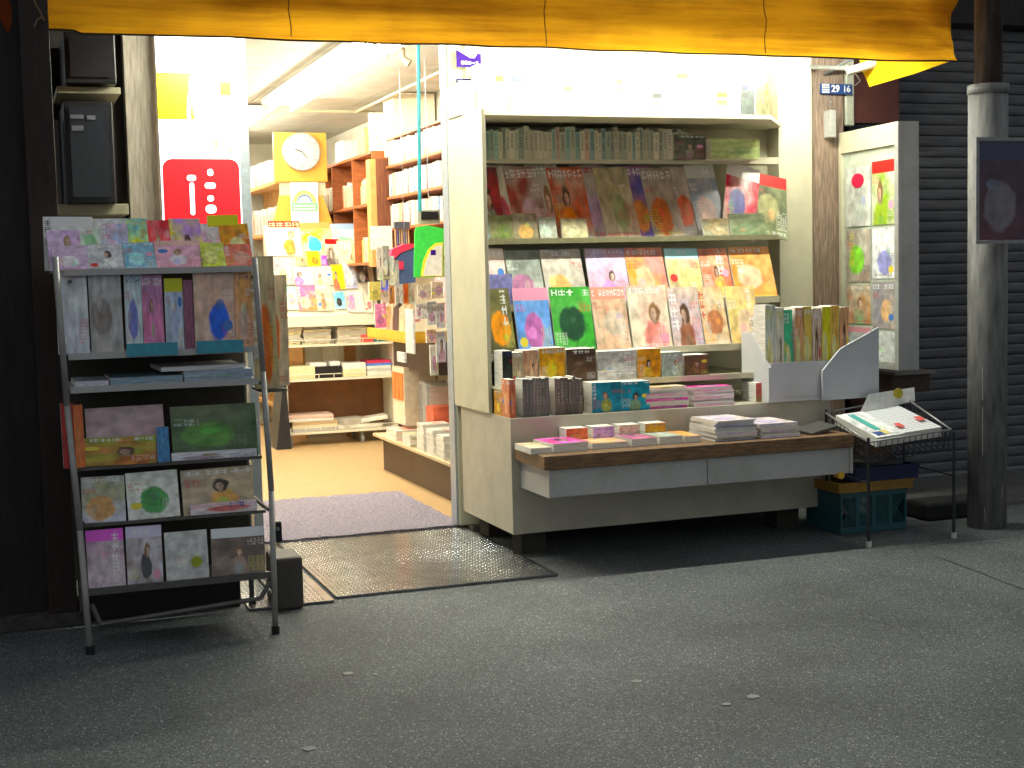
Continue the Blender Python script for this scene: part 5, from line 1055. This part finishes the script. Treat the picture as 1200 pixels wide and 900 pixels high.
# far wall bookcase on the shop wall, orange brown
fb = thing('tall_bookcase', 'orange brown wooden bookcase hung high on the far side wall', 'bookcase', (3.1, 12.3, 0))
for z in (1.6, 2.09, 2.51): bx(2.95, 3.40, 11.36, 13.6, z-.022, z).build('shelf', SHELFW, fb)
for y in (11.345, 12.02, 12.8, 13.58): bx(2.952, 3.40, y, y+.018, 1.578, 2.488 ).build('divider', SHELFW, fb)
bx(3.401, 3.415, 11.34, 13.6, 1.578, 2.51).build('back_panel', SHELFW, fb)
for z, nm_ in ((2.091, 'upper'), (1.601, 'lower')):
    for y in (11.38, 12.05, 12.83): books((3.0, y, z), 'Y', .62, .16, .24, .2, PALE+[(.8,.6,.1)], nm_+' shelf book in the orange brown bookcase', 'books in the orange brown bookcase, '+nm_+' shelf', .025, .05)
bk = bx(3.0, 3.25, 11.75, 12.0, 2.512, 2.74); bk.build('cardboard_box', mat('tan_cardboard', (.55,.36,.16), .7), label='tan cardboard box standing on the orange brown bookcase', cat='box', bevel=.003)
a = at(384, 183, Y=12.7); bx(2.98, 3.2, 12.5, 12.75, 2.512, 2.70).build('file_box', mat('white_file', (.78,.76,.68), .6), label='white file box standing behind the cardboard box', cat='box', bevel=.003)
bx(3.0, 3.16, 11.52, 11.6, 2.512, 2.84).build('white_board', mat('white_file', (.78,.76,.68), .6), label='narrow white panel standing at the near end of the bookcase top', cat='panel')
# dark upright between the cases
ep = thing('upright_panel', 'dark red brown upright between orange bookcase and white paperbacks', 'panel', (3.0, 11.3, 0))
bx(2.952, 3.13, 11.22, 11.34, 1.56, 2.43).build('panel', SHELFD, ep, bevel=.003); bx(2.90, 2.950, 11.22, 11.34, 1.56, 2.43).build('edge_strip', mat('honey_edge', (.5,.26,.08), .5), ep)
bx(3.05, 3.40, 11.0, 11.30, 2.45, 2.94).build('wall_box', mat('cream_cabinet', (.78,.72,.55), .5), label='cream cupboard mounted high in the corner above the dark upright', cat='cupboard', bevel=.004)
# nearer wall shelves with white paperbacks
wb = thing('wall_shelves', 'wall shelves packed with white paperbacks beside the doorway', 'shelf unit', (3.2, 10, 1.5))
XS = 3.0
for z in (1.62, 1.87, 2.12, 2.37): bx(XS+.03, 3.415, 8.4, 11.2, z-.02, z).build('shelf', SHELFW, wb)
bx(XS+.03, 3.415, 8.4, 11.2, 2.57, 2.585).build('shelf', SHELFW, wb)
bx(3.405, 3.417, 8.4, 11.2, 1.5, 2.37).build('back_panel', CREAM, wb)
for z, nm_ in ((1.871, 'third'), (2.121, 'second'), (2.371, 'top')): books((XS+.04, 9.75, z), 'Y', 1.42, .17, .19, .14, [(.46,.45,.40)]*3+[(.40,.30,.14), (.05,.14,.30), (.34,.26,.22), (.32,.06,.04), (.08,.2,.14), (.42,.40,.36)], 'paperback in the wall shelves beside the doorway, '+nm_+' row', 'paperbacks in the wall shelves, '+nm_+' row', .03, .042)
# pipes
g = MB(); g.path([Vector((3.0, 12.0, 2.90)), Vector((3.0, 8.6, 2.90))], .012); g.path([Vector((2.5, 12.0, 2.90)), Vector((3.35, 12.0, 2.90))], .012); g.path([Vector((3.05, 12.0, 2.915)), Vector((3.05, 8.6, 2.915))], .008)
g.build('ceiling_conduit', mat('cream_conduit', (.6,.55,.38), .5), label='thin cream conduit pipes running under the ceiling', cat='conduit')
MB().path([at(x, y, X=3.04) for x, y in ((436, 140), (438, 155), (446, 168), (458, 174), (470, 176), (469, 135))], .004, 5).build('electric_cable', MATS['grey_cable'], label='thin cable drooping across the cream cupboard', cat='cable')
# things on the cart
pile(2.62, 12.3, .901, .24, .3, .018, 7, [K((.75,.72,.6), (.7,.65,.5), (.5,.4,.3))], 'grey white book in the first pile on the upper cart shelf', 'first pile on the upper cart shelf', name='book', cat='book')
pile(2.93, 12.3, .901, .26, .3, .018, 8, [K((.78,.75,.62), (.7,.7,.6), (.45,.4,.3))], 'grey white book in the second pile on the upper cart shelf', 'second pile on the upper cart shelf', name='book', cat='book')
pile(2.42, 12.3, .901, .12, .3, .03, 5, [K((.8,.75,.5), (.78,.7,.5), (.7,.6,.4))], 'cream book in the narrow pile at the cart side', 'narrow cream pile on the cart', name='book', cat='book')
z0 = .601
bx(2.60, 2.83, 12.15, 12.40, z0, z0+.10).build('black_box', BLACK, label='black box with white papers on the middle cart shelf', cat='box', bevel=.003)
bx(2.56, 2.70, 12.17, 12.40, z0+.101, z0+.135).build('paper_bundle', mat('bundle_white', (.8,.8,.78), .6), label='first white paper bundle on the black box', cat='papers', bevel=.004); bx(2.73, 2.82, 12.17, 12.40, z0+.101, z0+.14).build('paper_bundle', MATS['bundle_white'], label='second small white paper bundle on the black box', cat='papers', bevel=.004)
bx(2.36, 2.59, 12.15, 12.42, z0, z0+.11).build('pale_yellow_box', mat('pale_yellow', (.78,.7,.42), .6), label='pale yellow box at the end of the middle cart shelf', cat='box', bevel=.003)
bx(2.84, 3.05, 12.15, 12.42, z0, z0+.065).build('yellow_folder', mat('pale_yellow', (.78,.7,.42), .6), label='pale yellow folder stack in the middle of the cart shelf', cat='folder', bevel=.003); bx(2.84, 3.05, 12.16, 12.41, z0+.066, z0+.12).build('white_folder', mat('bundle_white', (.8,.8,.78), .6), label='white folder stack on the yellow folders', cat='folder', bevel=.003)
zc = z0
for d, c, t in (('white', (.8,.8,.75), .035), ('grey', (.5,.5,.48), .03), ('pale', (.78,.75,.68), .022), ('blue', (.06,.18,.6), .022), ('crimson', (.5,.02,.08), .025)):
    bx(3.06, 3.28, 12.15, 12.42, zc, zc+t-.001).build('file', mat('file_'+d, c, .5), label=d+' file in the coloured stack on the cart', cat='file', bevel=.002); zc += t
zc = .136
for i, d in enumerate(('grey', 'cream', 'tan', 'white', 'pinkish')):
    c = ((.5,.48,.45), (.72,.62,.4), (.5,.36,.2), (.78,.76,.7), (.7,.5,.42))[i]
    g = bx(-.2, .2, -.14, .14, 0, .028); o = g.build('newspaper_bundle', mat('news_'+d, c, .8, nscale=60, var=.2, stretch=(1,1,20)), label=d+' newspaper bundle in the pile on the lowest cart shelf', cat='newspapers', bevel=.004); o.location = (2.57+random.uniform(-.02, .02), 12.31, zc); o.rotation_euler = (0, 0, random.uniform(-.08, .08)); zc += .029
for i, (xx, yy, zz2, w, rz, ry, d) in enumerate(((2.98, 12.3, .137, .42, .1, 0, 'white folded paper lying flat on the lowest cart shelf'), (2.93, 12.30, .165, .26, .3, -.0, 'grey wrapped parcel on the lowest cart shelf'), (3.12, 12.3, .19, .28, -.15, -.12, 'white roll of paper propped on the wrapped parcel'))):
    g = bx(-w/2, w/2, -.12, .12, 0, .035 if i != 1 else .06); o = g.build('paper_parcel', mat('parcel_%s' % ('grey' if i == 1 else 'white'), (.45,.42,.36) if i == 1 else (.8,.77,.68), .7), label=d, cat='parcel', bevel=.008); o.location = (xx, yy, zz2); o.rotation_euler = (0, ry, rz)
bx(2.98, 3.08, 12.65, 12.7, .012, 1.12).build('support_post', mat('honey_edge', (.5,.26,.08), .5), label='honey coloured wooden post behind the cart', cat='post')
bx(3.13, 3.30, 12.2, 12.38, .901, .99).build('paper_box', mat('teal_label', (.1,.42,.45), .5), label='teal printed box at the end of the cart', cat='box', bevel=.003); bx(3.01, 3.12, 12.13, 12.16, .901, .97).build('red_card', mat('red_print2', (.7,.1,.06), .5), label='red and white card beside the teal box', cat='card')
# dark folded thing left of the cart
g = MB(); g.prism([(2.20, .012), (2.33, .012), (2.30, .62), (2.28, .62)], 'Y', 12.0, 12.35); g.build('folded_board', mat('slate_board', (.012,.014,.02), .35), label='dark folded board leaning at the side of the cart', cat='board')

# -- brown table by the right wall with books
tb = thing('low_table', 'low dark brown book table just inside the doorway', 'table', (2.95, 9.6, 0))
for y0_, y1_ in ((8.60, 9.55), (9.553, 10.38)): bx(2.72, 2.74, y0_, y1_, .013, .265).build('front_board', DARKW, tb)
bx(2.741, 3.40, 8.60, 10.36, .013, .265).build('table_body', DARKW, tb)
bx(2.65, 3.40, 8.40, 10.42, .268, .29).build('table_top', mat('pale_edge_board', (.55,.43,.27), .5, nscale=9, var=.15), tb, bevel=.003)
TZ = .291
WB = K((.78,.74,.68), (.8,.76,.7), (.7,.4,.4)); 
pile(2.76, 8.72, TZ, .19, .16, .017, 9, [WB], 'white pocket book in the pile nearest the door on the low table', 'pile nearest the door on the low table', name='book', cat='book', jit=.003)
pile(2.76, 8.95, TZ, .19, .16, .017, 10, [WB], 'white pocket book in the second pile from the door on the low table', 'second pile on the low table', name='book', cat='book', jit=.003)
pile(2.76, 9.18, TZ, .19, .16, .017, 11, [WB], 'white pocket book in the third pile from the door on the low table', 'third pile on the low table', name='book', cat='book', jit=.003)
pile(2.76, 9.50, TZ, .20, .20, .017, 5, [K((.35,.4,.25), (.5,.5,.4), (.4,.4,.3))], 'green edged magazine in the low pile on the table', 'green pile on the low table', jit=.003)
pile(2.79, 9.95, TZ, .24, .28, .015, 5, [K((.75,.5,.45), (.8,.62,.55), (.7,.35,.3))], 'pink magazine in the low pile at the far table end', 'pink pile on the low table', jit=.004)
bx(2.80, 2.98, 9.30, 9.48, TZ+.0, TZ+.28).build('boxed_set', mat('red_white_box', (.75,.14,.07), .45, nscale=9, var=.5), label='red and white boxed set standing on the low table', cat='box', bevel=.003)
books((2.84, 9.52, TZ), 'Y', .30, .40, .43, .2, [(.22,.22,.23), (.3,.3,.31), (.12,.12,.13)], 'large book standing on the low table', 'grey books on the low table', .018, .03)
oc = thing('clear_display_case', 'clear standing case with orange printed cards on the far table end', 'display case', (2.85, 10.2, TZ))
bx(2.76, 3.0, 9.88, 10.2, TZ+.10, TZ+.52).build('case_back', mat('case_cream', (.8,.7,.55), .5), oc); 
for k in range(3): bx(2.752, 2.758, 9.90+k*.1, 9.98+k*.1, TZ+.28, TZ+.48).build('orange_card', mat('orange_print', (.8,.22,.05), .5), oc)
# stand above the table
st = thing('counter_unit', 'dark brown counter unit with yellow tray behind the low table', 'counter', (3.1, 9.8, TZ))
bx(3.02, 3.40, 9.1, 10.4, TZ, .80).build('lower_body', mat('tan_back', (.55,.42,.28), .6), st)
a = at(457, 402, Y=9.7); bx(2.80, 3.40, 9.15, 10.3, .80, 1.02).build('upper_body', DARKW, st, bevel=.003)
TRY = MB(); a = at(431, 391, Y=9.9); c = at(492, 391, Y=9.2)
bx(2.62, 2.96, 9.25, 10.35, 1.022, 1.035).build('tray_bottom', YELL, st); bx(2.615, 2.63, 9.25, 10.35, 1.0355, 1.10).build('tray_side', YELL, st); bx(2.631, 2.96, 9.245, 9.26, 1.0355, 1.10).build('tray_end', YELL, st)
bx(2.64, 2.95, 9.27, 10.3, 1.036, 1.06).build('paper_pad', PAPER, label='flat pad of papers lying in the yellow tray', cat='papers')
for i, (y, c, d) in enumerate(((9.35, (.66,.42,.25), 'tan'), (9.5, (.7,.5,.3), 'beige'), (9.65, (.05,.04,.03), 'black'), (9.8, (.72,.5,.34), 'peach'), (9.95, (.62,.4,.3), 'rosy brown'), (10.1, (.5,.15,.3), 'plum'))):
    g = MB().box(0, .025, 0, .13, 0, .24); g.m[3] = 0
    o = g.build('booklet', C(c, tuple(q*.8 for q in c), tuple(min(.9, q*1.2) for q in c), text=False), label=d+' booklet leaning in the yellow tray', cat='booklet'); o.location = (2.66, y, 1.061); o.rotation_euler = (R(-16), R(8), 0)
for i, y in enumerate((9.15, 9.3)):
    bx(2.60-.004*i, 2.615, 9.05+i*.22, 9.24+i*.22, .96-i*.07, 1.26-i*.3).build('hanging_bag', mat('clear_bag_white', (.68,.66,.66), .3, nscale=30, var=.25), label='clear bag of white paper hanging beside the tray, '+('larger one' if i == 0 else 'smaller one'), cat='bag', bevel=.003)
# revolving rack with card packs, bags, green sign
rv = thing('revolving_rack', 'revolving card rack with clear pockets by the door jamb', 'rack', (2.86, 9.0, 1.1))
MB().tube((2.86, 9.0, .291), (2.86, 9.0, 1.85), .012, 8).build('post', GREYM, rv)
for z, n in ((1.16, 4), (1.33, 4)):
    for k in range(n):
        M = Matrix.Translation((2.86, 9.0, z)) @ Matrix.Rotation(k*math.pi/2+.5, 4, 'Z'); c = ((.7,.58,.45), (.6,.5,.42), (.75,.66,.55), (.72,.45,.45))[k]
        MB().box(-.07, .07, -.085, -.07, 0, .14, M=M, m=0, front=1).build('card_pocket', [PAPER, C(c, tuple(q*.8 for q in c), tuple(min(.9, q*1.2) for q in c))], rv)
gs = thing('green_sign', 'green and white arched sign board hanging by the door jamb', 'sign', (2.75, 9.1, 1.6))
def sgn(px, Y=9.2): return [(at(x, y, Y=Y).x, at(x, y, Y=Y).z) for x, y in px]
g = MB(); g.prism(sgn([(485, 325), (520, 325), (520, 268), (512, 266), (500, 264), (488, 266), (486, 272)])[::1], 'Y', 9.20, 9.208); g.build('sign_sheet', mat('bright_green', (.05,.62,.08), .45), gs)
g = MB(); g.prism(sgn([(493, 324), (519, 324), (519, 284), (510, 285), (502, 292), (496, 305)], 9.196), 'Y', 9.194, 9.199); g.build('yellow_edge', mat('sun_yellow', (.85,.75,.05), .5), gs)
g = MB(); g.prism(sgn([(496, 323), (518, 323), (518, 287), (511, 288), (504, 295), (499, 307)], 9.19), 'Y', 9.188, 9.193); g.build('white_panel', mat('panel_white', (.85,.82,.75), .5), gs)
g = MB(); u = at(505, 293, Y=9.18); w = at(511, 299, Y=9.18); g.box(u.x, w.x, 9.184, 9.187, w.z, u.z); g.build('purple_square', PUR, gs)
u = at(494, 248, Y=9.2); w = at(514, 257, Y=9.2); bx(u.x, w.x, 9.2, 9.215, w.z, u.z).build('black_label', BLACK, gs); u = at(490, 246, Y=9.2); w = at(517, 262, Y=9.2); bx(u.x, w.x, 9.216, 9.25, w.z, u.z).build('header', mat('olive_header', (.4,.4,.3), .6), gs)
MB().tube((at(503, 262, Y=9.23).x, 9.23, at(503, 262, Y=9.23).z), (at(503, 262, Y=9.23).x, 9.23, 2.95), .0025).build('hanger', GREYM, gs)
# navy and red bag with pen packs
nbp = thing('navy_bag', 'navy and red bag hanging beside the green sign', 'bag', (2.75, 9.7, 1.5))
g = MB(); g.prism(sgn([(452, 335), (487, 331), (488, 290), (470, 297), (456, 312)], 9.6), 'Y', 9.6, 9.66); g.build('bag_body', mat('navy_cloth', (.05,.08,.2), .7), nbp, bevel=.008)
g = MB(); g.prism(sgn([(455, 311), (470, 296), (488, 289), (488, 285), (474, 286), (460, 292)], 9.59), 'Y', 9.59, 9.66); g.build('red_flap', mat('red_cloth', (.6,.02,.08), .6), nbp)
u = at(465, 306, Y=9.59); w = at(473, 316, Y=9.59); bx(u.x, w.x, 9.585, 9.5885, w.z, u.z).build('red_square', mat('red_cloth', (.6,.02,.08), .6), nbp)
u = at(474, 286, Y=9.63); MB().tube((u.x, 9.63, u.z), (u.x, 9.63, 2.94), .002).build('hook_line', GREYM, nbp)
for i, (x, y0_, h, c, d) in enumerate(((441, 290, 38, (.35,.3,.28), 'greyish'), (448, 288, 40, (.12,.1,.1), 'black'), (454, 300, 34, (.3,.3,.3), 'silver'), (446, 312, 28, (.05,.05,.35), 'blue'), (459, 305, 30, (.25,.22,.24), 'smoke grey'))):
    u = at(x, y0_, Y=9.54+i*.01); w = at(x+9, y0_+h, Y=9.54+i*.01)
    g = bx(u.x, w.x, 9.54+i*.01, 9.548+i*.01, w.z, u.z); g.build('pen_pack', C(c, tuple(min(1, q*1.6+.1) for q in c), (.5,.45,.4)), label=d+' pen pack hanging in front of the navy bag', cat='pen pack')
pn = thing('pen_rack', 'dark rack of hanging brushes above the navy bag', 'rack', (2.7, 9.7, 1.8))
u = at(462, 260, Y=9.75); w = at(480, 268, Y=9.75); bx(u.x, w.x, 9.74, 9.78, w.z, u.z).build('holder', mat('dark_holder', (.06,.06,.08), .5), pn)
for k in range(7):
    u = at(463+k*2.6, 268, Y=9.76); w = at(463+k*2.6, 288+random.uniform(-3, 2), Y=9.76); c = ((.6,.35,.15), (.1,.12,.3), (.3,.28,.25))[k % 3]
    MB().tube((u.x, 9.76, w.z), (u.x, 9.76, u.z), .005, 6).build('brush', mat('brush_%d' % (k % 3), c, .5), pn)
u = at(434, 265, Y=10.2); w = at(460, 292, Y=10.2); bx(u.x, w.x, 10.2, 10.21, w.z, u.z).build('notice', mat('cream_notice', (.8,.75,.62), .5), label='cream notice card hanging before the dark upright', cat='notice')
for i, (x0_, x1_, yt_, yb_, c, d) in enumerate(((433, 446, 330, 352, (.4,.36,.15), 'olive'), (447, 456, 328, 355, (.6,.5,.42), 'tan'), (456, 462, 326, 356, (.65,.3,.15), 'rust'), (464, 472, 328, 360, (.8,.75,.68), 'white'), (473, 478, 326, 360, (.8,.2,.1), 'red'), (478, 486, 328, 362, (.8,.72,.62), 'cream'), (466, 492, 360, 378, (.75,.4,.38), 'pink'), (440, 452, 356, 384, (.5,.2,.35), 'plum'), (453, 470, 358, 384, (.68,.45,.28), 'sand'))):
    flat_item(x0_, x1_, yt_, yb_, 9.75+i*.02, .02, C(c, tuple(min(.9, q*1.15) for q in c), tuple(q*.7 for q in c)), d+' card pack on the counter behind the yellow tray', 'card_pack', 'card pack')
for i, (x0_, x1_, yt_, yb_, c, d) in enumerate(((490, 505, 333, 352, (.75,.62,.5), 'pinkish beige'), (506, 519, 330, 350, (.7,.55,.45), 'light brown'), (488, 500, 355, 374, (.8,.7,.68), 'pale rose'), (501, 511, 353, 381, (.75,.75,.75), 'black and white'), (512, 521, 355, 384, (.7,.66,.7), 'lilac white'), (500, 511, 386, 402, (.7,.45,.4), 'brick pink'), (512, 522, 388, 425, (.6,.58,.62), 'silver'), (505, 513, 404, 440, (.62,.6,.58), 'smoky'))):
    flat_item(x0_, x1_, yt_, yb_, 8.55+i*.03, .02, C(c, tuple(q*.7 for q in c), (.4,.25,.3)), d+' card pack hanging by the door jamb', 'card_pack', 'card pack')
